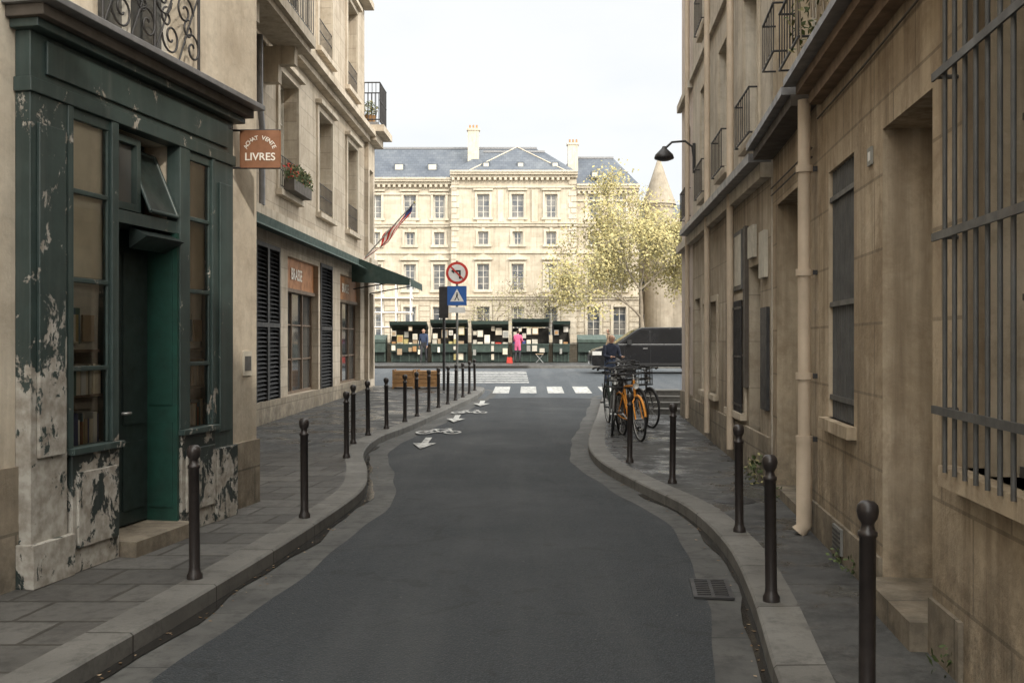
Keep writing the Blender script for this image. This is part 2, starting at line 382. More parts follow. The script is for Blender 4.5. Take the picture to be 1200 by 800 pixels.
RK=catmull([(-14,.7),(3,1.1),(4.9,1.32),(6.65,1.6),(8.34,1.79),(10.2,1.79),(11.7,1.55),(13.8,1.24),(15.7,1.21),(18.5,1.47),(22,1.88),(26.3,2.35),(28.5,2.6)])
def kx(K,y):
    for (a,xa),(b,xb) in zip(K,K[1:]):
        if a<=y<=b: return xa+(xb-xa)*(y-a)/(b-a)
    return K[-1][1]
def arc(K,side,r):
    y0,x0=K[-1]; out=list(K)
    for i in range(1,9):
        a=math.pi/2*i/8; out.append((y0+r*math.sin(a),x0+side*r*(1-math.cos(a))))
    return out
LP=arc(LK,-1,1.0); RP=arc(RK,1,1.5)
YL=LP[-1][0]; YR=RP[-1][0]
def xy(K): return [Vector((x,y)) for y,x in K]
def offset(path,d):
    out=[]
    for i,p in enumerate(path):
        t=path[min(i+1,len(path)-1)]-path[max(i-1,0)]; t.normalize()
        dd=d(p) if callable(d) else d
        out.append(p+Vector((-t.y,t.x))*dd)
    return out
def dense_line(a,b,step=1.5):
    n=max(1,int((b-a).length/step)); return [a+(b-a)*i/n for i in range(1,n+1)]
LPATH=xy(LP)+dense_line(Vector((LP[-1][1],YL)),Vector((-70,YL)),3)
RPATH=xy(RP)+dense_line(Vector((RP[-1][1],YR)),Vector((70,YR)),3)
H=.12
def strip(mb,A,B,za,zb,mat):
    for i in range(len(A)-1):
        a,b,c,d=A[i],A[i+1],B[i+1],B[i]
        mb.quad([(a.x,a.y,gz(a.y)+za),(b.x,b.y,gz(b.y)+za),(c.x,c.y,gz(c.y)+zb),(d.x,d.y,gz(d.y)+zb)],mat)
mb=MB()
prof=[(-1500,-.03),(12,-.03),(28,.12),(41,.47),(50,.57),(53.2,.57),(53.3,-7),(93,-7),(93.1,1.4),(2500,1.4)]
for (a,za),(b,zb) in zip(prof,prof[1:]):
    mb.quad([(-2000,a,za),(2000,a,za),(2000,b,zb),(-2000,b,zb)],'ground')
mb.build('ground')
mb=MB(); mb.quad([(-2000,53.31,-5.2),(2000,53.31,-5.2),(2000,93,-5.2),(-2000,93,-5.2)],'water'); mb.build('river_water')
mb=MB()
rows=sorted(set([round(y,3) for y,_ in LK]+[round(y,3) for y,_ in RK if y<31]))
rows=[y for y in rows if y<=28.5]
def wob(y,k): return .022*math.sin(y*1.9+k)+.012*math.sin(y*4.3+k*2)
for a,b in zip(rows,rows[1:]):
    q=[]
    for y in (a,b):
        q.append((kx(LK,y)+.36+wob(y,0),kx(RK,y)-.30+wob(y,2)))
    n=4
    for i in range(n):
        f0=i/n;f1=(i+1)/n
        X=lambda r,f:r[0]+(r[1]-r[0])*f
        def cz(f,y): return gz(y)+.006+.03*(1-(2*f-1)**2)
        mb.quad([(X(q[0],f0),a,cz(f0,a)),(X(q[0],f1),a,cz(f1,a)),(X(q[1],f1),b,cz(f1,b)),(X(q[1],f0),b,cz(f0,b))],'asphalt')
mb.build('road')
mb=MB()
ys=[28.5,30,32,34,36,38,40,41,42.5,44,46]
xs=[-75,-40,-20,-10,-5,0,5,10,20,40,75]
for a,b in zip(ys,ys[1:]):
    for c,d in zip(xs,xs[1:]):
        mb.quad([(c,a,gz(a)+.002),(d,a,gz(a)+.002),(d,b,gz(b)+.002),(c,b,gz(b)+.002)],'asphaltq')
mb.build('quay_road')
for nm,path,sg in (('gutter',LPATH,-1),('gutter',RPATH,1)):
    mb=MB(); strip(mb,path,offset(path,-.42 if sg<0 else .36),0.0,0.004,'gutter')
    mb.build(nm)
# trickle of water lying against the kerbs
for K,sg,y0,y1 in ((LK,-1,4.2,17),(RK,1,4,12)):
    pth=[Vector((x,y)) for y,x in K if y0<y<y1]
    wd=lambda p:(.075+.035*math.sin(p.y*2.3)+.02*math.sin(p.y*5.1))*(1 if sg<0 else -.7)
    mb=MB(); A=offset(pth,(-.004 if sg<0 else .004)); B=offset(pth,(lambda p:-wd(p)))
    for i in range(len(A)-1):
        a,b,c,d=A[i],A[i+1],B[i+1],B[i]
        mb.quad([(q.x,q.y,gz(q.y)+.008) for q in (a,b,c,d)],'wet')
    mb.build('gutter_puddle')
def rr(path,sg): return offset(path,.015 if sg<0 else -.015),offset(path,.27 if sg<0 else -.27)
for path,sg in ((LPATH,-1),(RPATH,1)):
    mb=MB(); i0,i1=rr(path,sg)
    strip(mb,path,path,-.02,H-.015,'kerb'); strip(mb,path,i0,H-.015,H,'kerb'); strip(mb,i0,i1,H,H+.002,'kerb')
    mb.build('kerb')
def pavement(P,sg,wallx,ycut,name,matf,far):
    mb=MB()
    for (a,xa),(b,xb) in zip(P,P[1:]):
        if b-a<1e-5: continue
        mt=matf((a+b)/2)
        mb.quad([(xa+sg*.26,a,gz(a)+H),(xb+sg*.26,b,gz(b)+H),(wallx,b,gz(b)+H),(wallx,a,gz(a)+H)],mt)
        if b>ycut: mb.quad([(wallx,a,gz(a)+H),(wallx,b,gz(b)+H),(far,b,gz(b)+H),(far,a,gz(a)+H)],mt)
    return mb.build(name)
LPv=arc([(y,x) for y,x in LK],-1,.74); RPv=arc([(y,x) for y,x in RK],1,1.24)
pavement(LPv,-1,-9,24,'pavement',lambda y:'slabs' if y<15 else 'pave',-70)
pavement(RPv,1,9,21,'pavement',lambda y:'pave',70)
mb=MB()
mb.quad([(-75,46,gz(46)),(75,46,gz(46)),(75,46,gz(46)+H),(-75,46,gz(46)+H)],'kerb')
mb.quad([(-75,46,gz(46)+H),(75,46,gz(46)+H),(75,46.3,gz(46)+H),(-75,46.3,gz(46)+H)],'kerb')
mb.quad([(-75,46.3,gz(46)+H),(75,46.3,gz(46)+H),(75,53.2,.6+H),(-75,53.2,.6+H)],'pave')
mb.build('quay_pavement')
mb=MB(); mb.box(W,-75,75,52.3,52.75,.6,1.65,'plinth'); mb.box(W,-75,75,52.25,52.8,1.65,1.75,'w2b'); mb.box(W,-75,75,52.8,53.28,-7,.69,'plinth'); mb.build('quay_parapet_wall')
mb=MB(); mb.box(W,-200,200,92.2,92.95,-7,2.4,'plinth'); mb.build('embankment_wall')

# road markings
def mark(mb,pts,z=.012):
    mb.quad([(x,y,gz(y)+z) for x,y in pts],'white')
mb=MB()
for i in range(5):
    x=-.15+i*.85-.45
    mb.quad([(x,30.4,gz(30.4)+.008),(x+.5,30.4,gz(30.4)+.008),(x+.55,33.2,gz(33.2)+.008),(x+.05,33.2,gz(33.2)+.008)],'white')
for j in range(7):
    y=35+j*1.15
    mb.quad([(-3.2,y,gz(y)+.008),(.6,y,gz(y)+.008),(.6,y+.5,gz(y+.5)+.008),(-3.2,y+.5,gz(y+.5)+.008)],'white')
mb.build('zebra_crossing')
def ring(mb,cx,cy,r0,r1,ry,z):
    n=18
    for i in range(n):
        a=2*math.pi*i/n;b=2*math.pi*(i+1)/n
        mb.quad([(cx+r0*math.cos(a),cy+r0*ry*math.sin(a),gz(cy)+z),(cx+r1*math.cos(a),cy+r1*ry*math.sin(a),gz(cy)+z),(cx+r1*math.cos(b),cy+r1*ry*math.sin(b),gz(cy)+z),(cx+r0*math.cos(b),cy+r0*ry*math.sin(b),gz(cy)+z)],'white')
def seg(mb,a,b,w,z=.037):
    a=Vector(a);b=Vector(b);t=(b-a).normalized();n=Vector((-t.y,t.x))*w/2
    mb.quad([(p.x,p.y,gz(p.y)+z) for p in (a-n,b-n,b+n,a+n)],'white')
def arrow(cx,cy,sc=1):
    mb=MB(); z=.037
    mark(mb,[(cx-.17*sc,cy-.05),(cx,cy-.75*sc),(cx+.17*sc,cy-.05)],z)
    mark(mb,[(cx-.05*sc,cy-.05),(cx+.05*sc,cy-.05),(cx+.05*sc,cy+.75*sc),(cx-.05*sc,cy+.75*sc)],z)
    mb.build('lane_arrow_marking')
def bikemark(cx,cy):
    mb=MB(); z=.037
    ring(mb,cx-.26,cy,.12,.17,1.9,z); ring(mb,cx+.26,cy,.12,.17,1.9,z)
    for a,b in (((-.26,0),(-.1,.55)),((-.1,.55),(.18,.55)),((.26,0),(.16,.7)),((-.1,.5),(.02,0)),((.02,0),(.18,.5)),((-.26,0),(.02,0)),((.08,.72),(.22,.72)),((-.18,.62),(-.03,.62))):
        seg(mb,(cx+a[0],cy+a[1]),(cx+b[0],cy+b[1]),.055)
    mb.build('bicycle_lane_marking')
arrow(-1.48,16.9,1.15); bikemark(-1.38,18.7); arrow(-1.22,21.7,1.2); bikemark(-1.0,23.3); arrow(-.8,26.3,1.3)

def grate(x,y,w,l,rot,z):
    e=group('drain_grate',(x,y,z)); mb=MB(); mb.T=Matrix.Translation((x,y,z))@Matrix.Rotation(rot,4,'Z')
    for a in (-w/2,w/2-.03): mb.box(W,a,a+.03,-l/2,l/2,0,.015,'iron')
    for a in (-l/2,l/2-.03): mb.box(W,-w/2+.03,w/2-.03,a,a+.03,0,.0145,'iron')
    n=9
    for i in range(n):
        yy=-l/2+.03+(l-.06)*(i+.5)/n; mb.box(W,-w/2+.03,w/2-.03,yy-.010,yy+.010,0,.013,'iron')
    mb.box(W,-.012,.012,-l/2+.03,l/2-.03,0,.0125,'iron')
    mb.quad([(-w/2,-l/2,.003),(w/2,-l/2,.003),(w/2,l/2,.003),(-w/2,l/2,.003)],'gutter')
    mb.build('grate',e)
grate(1.44,7.2,.28,.55,-.12,.008)
mb=MB(); mb.lathe((2.35,10.5,H+.004),[(0.001,.006),(.2,.006),(.22,0)],'iron',24); mb.build('manhole_cover')

# ------------------------------------------------------------ left: old bookshop
F1=frame((-3.27,6.76),(.187,.982))(1)
g=group('bookshop_building',(-3.3,8,0))
mb=MB(); wo=-.12
def F1w(s,o,z): return F1(s,o+wo,z)
bops=[(.95,2.25,4.25,6.6),(.95,2.25,8,10.4),(-3.6,-2.2,4.25,6.6),(-3.6,-2.2,.9,3.3),(-7.6,-6.2,4.25,6.6)]
recess=[(.44,.96,1.03,3.5,.30),(2.11,2.57,1.03,3.5,.30),(1.03,1.98,.2,3.5,.38)]
wall(mb,F1w,-20,3.75,.2,13.5,bops+recess,'w1',.2)
mb.box(F1w,-20,0.0,-.1,.03,0,.95,'plinth'); mb.box(F1w,2.985,3.76,-.1,.035,0,.78,'plinth'); mb.box(F1w,0,2.98,-.1,.0,0,.2,'plinth')
shell(mb,F1w,-20,3.75,9,0,13.5,'w1')
mb.build('walls',g)
mb=MB()
for o in bops: window(mb,F1w,o,.2,2,3)
mb.build('windows',g)
mb=MB(); G='green'
d0=-.118
mb.box(F1,0,.40,d0,0,.12,3.5,'greenpeel'); mb.box(F1,.06,.34,.002,.03,1.0,3.3,'greenpeel'); mb.box(F1,-.03,.43,d0,.045,.12,.42,'greenlow')
mb.box(F1,2.60,2.98,d0,0,.12,3.5,'green'); mb.box(F1,2.68,2.9,.002,.022,.95,3.3,G); mb.box(F1,2.58,3.0,d0,.04,.12,.8,'greenlow')
mb.box(F1,.43,1.02,d0,.02,.12,.98,'greenlow'); mb.box(F1,.47,.98,.022,.045,.3,.85,'greenlow'); mb.box(F1,.40,1.04,d0,.06,.98,1.03,G)
mb.box(F1,1.97,2.58,d0,.02,.12,.98,'greenlow'); mb.box(F1,2.02,2.54,.022,.045,.3,.85,'greenlow'); mb.box(F1,1.95,2.60,d0,.06,.98,1.03,G)
for a,b in ((.40,.46),(.94,1.03),(1.96,2.13),(2.55,2.60)): mb.box(F1,a,b,d0,.012,1.03,3.5,G)
mb.box(F1,-.02,3.0,d0,.02,3.5,3.6,G); mb.box(F1,0,2.98,d0,.0,3.6,3.92,G); mb.box(F1,.15,2.83,.001,.025,3.65,3.88,G)
mb.box(F1,-.06,3.04,d0,.10,3.92,3.98,G); mb.box(F1,-.10,3.08,d0,.17,3.98,4.06,'dkbrown'); mb.box(F1,-.14,3.12,d0,.27,4.06,4.11,'zinc')
for a,b in ((.46,.94),(2.13,2.55)):
    for z in (1.6,2.25,2.9): mb.box(F1,a,b,-.05,-.01,z-.018,z+.018,G)
    mb.box(F1,a,b,-.05,-.01,3.42,3.5,G)
    mb.box(F1,a,a+.03,-.05,-.012,1.03,3.42,G); mb.box(F1,b-.03,b,-.05,-.012,1.03,3.42,G)
mb.build('shopfront_joinery',g,.006)
mb=MB()
for a,b in ((.46,.94),(2.13,2.55)):
    mb.quad([F1(a,-.03,1.03),F1(b,-.03,1.03),F1(b,-.03,3.5),F1(a,-.03,3.5)],'glass')
mb.build('shop_panes',g)
mb=MB()
for a,b in ((.44,.96),(2.11,2.57)):
    # paper blinds hung just behind the upper panes, open shelves of books below
    mb.quad([F1(a,-.075,2.28),F1(b,-.075,2.28),F1(b,-.075,3.5),F1(a,-.075,3.5)],'paper')
    mb.quad([F1(a,-.12,1.74),F1(b,-.12,1.74),F1(b,-.10,2.28),F1(a,-.10,2.28)],'curtain')
    mb.quad([F1(a,-.32,1.03),F1(b,-.32,1.03),F1(b,-.32,1.8),F1(a,-.32,1.8)],'printb')
    mb.box(F1,a,b,-.33,-.07,1.38,1.40,'winbrown'); mb.box(F1,a,b,-.33,-.09,1.72,1.74,'winbrown')
    for z0,hh in ((1.03,.27),(1.40,.25)):
        x=a+.02
        while x<b-.05:
            w_=U(.025,.06)
            mb.box(F1,x,x+w_,-.3,-.07-U(0,.04),z0,z0+hh*U(.65,1.05),random.choice(['paper','curtain','books','blue_f','printb','signwhite','letter','paper'])); x+=w_+.004
    mb.box(F1,a+.08,a+.24,-.105,-.09,1.78,2.05,'books'); mb.box(F1,a+.28,a+.42,-.105,-.09,1.80,2.0,'printb')
mb.build('window_display',g)
mb=MB()
mb.box(F1,1.03,1.96,-.36,.16,.12,.24,'plinth')
mb.box(F1,1.03,1.94,-.36,-.32,.24,3.5,'darkdoor')
mb.box(F1,1.05,1.92,-.32,-.28,.26,2.72,'darkdoor')
mb.box(F1,1.925,1.958,-.32,.0,.24,2.74,'greendoor'); mb.box(F1,1.915,1.925,-.25,-.04,.36,1.1,'greendoor'); mb.box(F1,1.915,1.925,-.25,-.04,1.25,2.6,'greendoor')
for z0,z1 in ((.38,.95),(1.1,2.55)):
    mb.box(F1,1.13,1.44,-.28,-.265,z0,z1,'darkdoor'); mb.box(F1,1.53,1.84,-.28,-.265,z0,z1,'darkdoor')
mb.box(F1,1.03,1.96,-.32,-.02,2.74,2.84,G)
mb.prism(F1,[(1.05,3.4),(1.45,3.4),(1.45,2.86),(1.05,2.86)],-.15,-.12,'pane')
for a,b,c,d in ((1.05,1.11,2.86,3.45),(1.41,1.47,2.86,3.45),(1.11,1.41,2.86,2.92),(1.11,1.41,3.4,3.45)): mb.box(F1,a,b,-.15,-.07,c,d,G)
p=[F1(1.5,-.22,3.4),F1(1.93,-.22,3.4),F1(1.93,.0,2.88),F1(1.5,.0,2.88)]
mb.add(p,[(0,1,2,3)],'darkdoor')
for a,b in ((0,1),(1,2),(2,3),(3,0)): mb.tube([p[a],p[b]],.018,G,6)
p=[F1(1.35,-.1,2.74),F1(1.94,-.1,2.74),F1(1.94,.06,2.66),F1(1.35,.06,2.66),F1(1.35,-.1,2.56),F1(1.94,-.1,2.56)]
mb.add(p,[(0,1,2,3),(4,5,2,3),(0,3,4),(1,2,5)],'darkdoor')
mb.tube([F1(1.50,-.26,1.2),F1(1.50,-.22,1.2),F1(1.57,-.22,1.2)],.012,'chrome',6)
mb.build('door',g)
mb=MB(); f=F1w; o=.1
for z in (4.22,5.05,4.95): mb.tube([f(.85,o,z),f(2.35,o,z)],.014,'iron',6)
for s in (.86,2.34,1.6): mb.tube([f(s,o,4.2),f(s,o,5.05)],.014,'iron',6)
for s in (.86,2.34): mb.tube([f(s,0,4.95),f(s,o,4.95)],.012,'iron',6); mb.tube([f(s,0,4.25),f(s,o,4.25)],.012,'iron',6)
def spiral(cs,cz,r,turn,dirn,a0):
    pts=[]
    for i in range(22):
        t=i/21; a=a0+dirn*t*turn*2*math.pi; rr_=r*(1-.82*t); pts.append(f(cs+rr_*math.cos(a),o,cz+rr_*math.sin(a)))
    mb.tube(pts,.010,'iron',5)
for k in range(4):
    c=1.05+k*.37
    spiral(c-.07,4.72,.15,1.4,1 if k%2 else -1,0); spiral(c+.07,4.42,.15,1.4,-1 if k%2 else 1,math.pi)
    spiral(c,4.57,.09,1.2,1,math.pi/2); mb.tube([f(c-.17,o,4.25),f(c,o,4.6),f(c+.17,o,4.92)],.009,'iron',5)
mb.box(f,.8,2.4,0,.16,4.12,4.18,'w2b')
mb.build('window_guard',g)
sg=group('hanging_shop_sign',(-2.49,9.85,3.7)); mb=MB()
cx,cy,cz=-2.49,9.85,3.7
mb.box(W,cx-.19,cx+.19,cy-.012,cy+.012,cz-.185,cz+.185,'signbrown')
for z in (cz-.185,cz+.185): mb.tube([(cx-.27,cy,z),(cx+.2,cy,z)],.011,'iron',6)
for x in (cx-.195,cx+.195): mb.tube([(x,cy,cz-.185),(x,cy,cz+.185)],.009,'signbrown',6)
mb.build('board',sg)
s="ACHAT VENTE"
for i,ch in enumerate(s):
    if ch==' ': continue
    a=math.radians(-66+132*i/(len(s)-1)); Rr=.15
    M4=Matrix.Translation((cx+Rr*math.sin(a),cy-.014,cz-.04+Rr*math.cos(a)))@Matrix.Rotation(a,4,'Y')@Matrix.Rotation(math.pi/2,4,'X')
    text(ch,'letter',M4,.058,sg,'letter_'+ch.lower())
text('LIVRES','letter',Matrix.Translation((cx,cy-.014,cz-.08))@Matrix.Rotation(math.pi/2,4,'X'),.105,sg,'letters_livres')
mb=MB(); mb.box(F1w,3.42,3.6,0.001,.02,1.45,1.7,'curtain'); mb.box(F1w,3.44,3.58,.02,.023,1.5,1.65,'bars'); mb.build('wall_notice',g)

# ------------------------------------------------------------ left: restaurant building
F2=frame((-5.4,0),(.026,.99966))(1)
g=group('restaurant_building',(-5,25,0)); mb=MB()
ops=[]
for y0,y1 in ((12,13.6),(16.2,17.8),(20.7,22.3),(24.4,26.0),(28.1,29.6)):
    ops+=[(y0,y1,4.95,7.45,.35),(y0,y1,9.0,11.5,.35),(y0,y1,12.6,14.6,.35)]
gops=[(16.6,18.9,.7,3.6,.12),(19.0,20.8,.5,3.75,.12),(21.5,24.5,.62,3.65,.3),(24.7,26.1,.5,3.75,.12),(27.2,30.3,.62,3.65,.3)]
wall(mb,F2,10.4,31,-.1,16,ops+gops,'w2',.3)
shell(mb,F2,10.4,31,12,0,16,'w2')
mb.build('walls',g)
mb=MB()
mb.box(F2,10.4,31,.001,.06,0,.62,'plinth')
for z0,z1,o in ((4.22,4.4,.16),(8.0,8.15,.2),(8.15,8.3,.38),(12.1,12.3,.3),(15.6,16.1,.6)): mb.box(F2,10.4,31.05,0.001,o,z0,z1,'w2b')
for o in ops:
    a,b,c,d=o[:4]
    mb.box(F2,a-.16,a,.001,.05,c,d+.14,'w2b'); mb.box(F2,b,b+.16,.001,.05,c,d+.14,'w2b'); mb.box(F2,a,b,.001,.05,d,d+.14,'w2b')
    mb.box(F2,a-.2,b+.2,-.1,.14,c-.12,c,'w2b'); mb.box(F2,a-.22,b+.22,.001,.16,d+.14,d+.24,'w2b')
mb.build('stone_trim',g)
mb=MB()
for i,o in enumerate(ops): window(mb,F2,o,.35,2,3,'winwhite','pane',curtain=True)
for o in (gops[2],gops[4]):
    a,b,c,d=o[:4]; window(mb,F2,(a,b,c,2.95),.22,3,3,'winbrown','pane',.06)
    mb.box(F2,a,b,-.25,-.12,2.95,3.65,'orange'); mb.box(F2,a,b,-.12,-.08,2.9,2.98,'winbrown')
mb.build('windows',g)
for o in (gops[2],gops[4]):
    a,b=o[:2]; p=F2((a+b)/2,-.115,3.3)
    text('BRASSERIE','letter',Matrix.Translation(p)@Matrix.Rotation(math.pi/2,4,'Z')@Matrix.Rotation(math.pi/2,4,'X'),.36,g,'fascia_lettering')
mb=MB()
for o in (gops[0],gops[1],gops[3]):
    a,b,c,d=o[:4]; n=2 if b-a>1.5 else 1
    mb.quad([F2(a,-.11,c),F2(b,-.11,c),F2(b,-.11,d),F2(a,-.11,d)],'louver')
    for k in range(n):
        x0=a+(b-a)*k/n; x1=a+(b-a)*(k+1)/n
        for z0 in (c,(c+d)/2-.04,d-.09): mb.box(F2,x0,x1,-.1,.03,z0,z0+.09,'louver')
        mb.box(F2,x0,x0+.07,-.1,.028,c,d,'louver'); mb.box(F2,x1-.07,x1,-.1,.028,c,d,'louver')
        nn=int((d-c)/.085)
        for i in range(nn):
            z=c+.09+i*.085
            mb.add([F2(x0+.07,-.06,z+.05),F2(x1-.07,-.06,z+.05),F2(x1-.07,.015,z),F2(x0+.07,.015,z)],[(0,1,2,3)],'louver')
mb.build('shutters',g)
mb=MB()
mb.box(F2,13.6,20.2,.2,.9,7.72,7.92,'w2b'); mb.box(F2,13.6,20.2,.2,.8,7.6,7.72,'w2b')
for y in (14.2,17,19.7): mb.prism(F2,[(y-.12,7.6),(y+.12,7.6),(y+.12,6.9),(y-.12,6.9)],0.001,.3,'w2b'); mb.box(F2,y-.11,y+.11,.3,.62,7.25,7.6,'w2b')
for z in (7.98,8.9): mb.tube([F2(13.65,.85,z),F2(20.15,.85,z)],.02,'iron',6)
for i in range(50): y=13.65+i*.13; mb.tube([F2(y,.85,7.95),F2(y,.85,8.9)],.009,'iron',4)
for i in range(7): mb.tube([F2(20.15,.2+i*.11,7.95),F2(20.15,.2+i*.11,8.9)],.009,'iron',4)
mb.tube([F2(20.15,.2,8.9),F2(20.15,.85,8.9)],.02,'iron',6)
mb.build('balcony',g)
mb=MB()
for o in ops:
    a,b,c,d=o[:4]
    for z in (c+.45,c+.75 ,c+.12): mb.tube([F2(a,.02,z),F2(b,.02,z)],.012,'iron',5)
    n=12
    for i in range(n+1): y=a+(b-a)*i/n; mb.tube([F2(y,.02,c+.12),F2(y,.02,c+.75)],.007,'iron',4)
mb.build('window_rails',g)
def foliage(mb,cen,rad,n,size,mats):
    for i in range(n):
        while True:
            p=Vector((U(-1,1),U(-1,1),U(-1,1)))
            if p.length<1: break
        p=Vector((p.x*rad[0],p.y*rad[1],p.z*rad[2]))+Vector(cen)
        a=Vector((U(-1,1),U(-1,1),U(-1,1))).normalized(); b=a.orthogonal().normalized(); s=size*U(.6,1.4)
        mb.add([p-a*s,p-b*s*.5,p+a*s,p+b*s*.5],[(0,1,2,3)],random.choice(mats))
fb=group('flower_box',(-4.65,21.5,5.1)); mb=MB(); mb.box(F2,20.7,22.3,.12,.34,4.95,5.18,'dkbrown'); mb.build('box',fb)
mb=MB()
for i in range(12): foliage(mb,F2(20.75+i*.135,.24,5.32+U(-.05,.08)),(.16,.16,.22),90,.04,['leafy','leafy','leafy','red_f' if i%3==0 else 'gold2'])
mb.build('plants',fb)
dp=MB(); dp.tube([F2(19.35,.1,16),F2(19.35,.1,8.35)],.06,'zinc',8); dp.tube([F2(18.85,.14,7.6),F2(18.85,.14,6.3),F2(19.0,.14,5.9),F2(19.0,.14,4.4)],.06,'zinc',8); dp.build('downpipe',g)
aw=group('shop_awning',(-4,29.5,4)); mb=MB()
mb.box(F2,15,28.4,.062,.30,3.98,4.16,'awn')
mb.add([F2(15,.3,4.0),F2(28.4,.3,4.0),F2(28.4,.55,3.86),F2(15,.55,3.86)],[(0,1,2,3)],'awn')
n=6
for i in range(n):
    a=28.45+i*.5; b=a+.5
    mb.add([F2(a,.08,4.25),F2(b,.08,4.25),F2(b,1.75,3.6),F2(a,1.75,3.6)],[(0,1,2,3)],'awn')
    mb.add([F2(a,1.75,3.6),F2(b,1.75,3.6),F2(b,1.76,3.40),F2((a+b)/2,1.77,3.36),F2(a,1.76,3.40)],[(0,1,2,3,4)],'awn')
mb.add([F2(28.45,.08,4.25),F2(28.45,1.75,3.6),F2(28.45,1.75,3.4),F2(28.45,.08,3.5)],[(0,1,2,3)],'awn')
for y in (28.6,31.3): mb.tube([F2(y,.1,3.3),F2(y,1.7,3.58)],.02,'iron',5)
mb.build('canvas',aw)
g=group('corner_pavilion',(-4.6,33,0)); mb=MB()
F2c=lambda s,o,z:F2(s,o+.12,z)
wall(mb,F2c,31.02,32.2,0,8.3,[(31.2,32.0,.6,3.3,.2),(31.25,31.95,4.9,7.2,.2)],'w2b',.2)
shell(mb,F2c,31.02,32.2,9,0,8.3,'w2')
mb.build('walls',g)
mb=MB()
mb.box(F2c,30.9,32.4,-.05,.25,8.05,8.3,'w2b'); mb.box(F2c,30.8,32.55,-.05,.52,8.3,8.5,'w2b'); mb.box(F2c,31,32.3,-.05,.10,4.2,4.4,'w2b')
mb.box(F2c,30.95,32.4,-9,.3,8.5,8.62,'zinc')
mb.build('cornice',g)
mb=MB(); window(mb,F2c,(31.2,32.0,.6,3.3),.2,2,3,'winbrown'); window(mb,F2c,(31.25,31.95,4.9,7.2),.2,2,3); mb.build('windows',g)
mb=MB()
for z in (8.7,9.85,9.3): mb.tube([F2c(31,.36,z),F2c(32.3,.36,z)],.022,'iron',5)
for i in range(12): y=31+i*.118; mb.tube([F2c(y,.36,8.62),F2c(y,.36,9.85)],.011,'iron',4)
for i in range(12): mb.tube([F2c(31,.36-i*.12,8.62),F2c(31,.36-i*.12,9.85)],.011,'iron',4); mb.tube([F2c(32.3,.36-i*.12,8.62),F2c(32.3,.36-i*.12,9.85)],.011,'iron',4)
for y in (31,32.3):
    for z in (8.7,9.85): mb.tube([F2c(y,.36,z),F2c(y,-1,z)],.022,'iron',5)
mb.build('terrace_railing',g)
pp=group('potted_plant',(-4.5,31.6,8.62)); mb=MB(); mb.lathe(F2c(31.6,-.05,8.62),[(.14,0),(.2,.3),(.22,.32)],'terra',12); mb.build('pot',pp)
mb=MB(); foliage(mb,F2c(31.6,-.05,9.15),(.25,.25,.3),160,.05,['leafy','gold2']); mb.build('plant_leaves',pp)
# flag
fg=group('flag',(-4.3,30.2,4.5)); mb=MB(); b=Vector((-4.55,30.2,4.25)); t=Vector((-2.95,30.1,6.0))
mb.tube([b,t],.022,'chrome',6); mb.lathe(t,[(.001,-.05),(.04,0),(.001,.05)],'gold',8)
nx,ny=26,14; pts=[]
ax=(t-b).normalized()
for j in range(ny+1):
    for i in range(nx+1):
        s_=i/nx; w_=j/ny
        p=t-ax*(.10+1.3*w_)+Vector((-.40*s_*s_-.22*s_,-.1*s_,-1.0*s_*(1-.25*w_)))
        p+=Vector((.05*math.sin(7*s_+5*w_),.10*math.sin(9*w_+4*s_)*(.3+s_),.04*math.sin(9*w_+3*s_)))
        pts.append(p)
for j in range(ny):
    for i in range(nx):
        m='blue_f' if (i<6 and j<4) else ('red_f' if (j//2)%2==0 else 'white_f')
        k=j*(nx+1)+i; mb.add([pts[k],pts[k+1],pts[k+nx+2],pts[k+nx+1]],[(0,1,2,3)],m,True)
mb.build('cloth',fg)

# ------------------------------------------------------------ right: ochre stone building
FR=frame((1.65,0),(.1152,.9933))(-1)
g=group('stone_townhouse',(2.6,7,0)); mb=MB()
e=11.36
bw=(3.1,4.92,1.18,4.0-.35,.2); door=(5.42,6.48,.12,3.17,.55); w2=(7.3,8.22,1.18,3.18,.14); dr2=(9.45,11.05,.12,3.3,.6)
lowops=[bw,door,w2,dr2,(-4,-2.6,1.2,3.2,.2),(-7.5,-6.3,.12,3.1,.4)]
wall(mb,FR,-16,e,0,4.02,lowops,'r1',.3,'r1p')
upo=[(8.75,9.75,4.55,6.6,.25),(10.4,11.1,4.9,6.6,.25),(8.75,9.75,8.0,10.2,.25),(5.5,6.5,4.6,6.6,.25)]
wall(mb,FR,4.6,e,4.02,15,upo,'r1u',.25)
wall(mb,FR,-16,-5,4.02,13,[(-8,-7,4.6,6.6,.25)],'r1u',.25)
shell(mb,FR,-16,-5,10,0,13,'r1u'); shell(mb,FR,4.6,e,10,0,15,'r1u')
mb.quad([FR(-5,0,4.02),FR(4.6,0,4.02),FR(4.6,-10,4.02),FR(-5,-10,4.02)],'zinc')  # unseen low stretch, upper floors left out here to let sun through
mb.quad([FR(-5,-10,0),FR(4.6,-10,0),FR(4.6,-10,4.02),FR(-5,-10,4.02)],'r1u')
mb.build('walls',g)
mb=MB()
mb.box(FR,-16,8.55,.001,.10,3.82,3.92,'brown'); mb.box(FR,-16,8.6,.001,.2,3.92,4.0,'brown'); mb.box(FR,-16,8.65,.001,.30,4.0,4.06,'zinc')
mb.box(FR,8.75,e,.001,.22,3.86,3.96,'dkbrown'); mb.box(FR,8.75,e,.001,.30,3.96,4.03,'zinc')
mb.box(FR,bw[0]-.1,bw[1]+.1,-.15,.09,1.08,1.18,'r1p'); mb.box(FR,w2[0]-.08,w2[1]+.08,-.1,.07,1.09,1.18,'r1p')
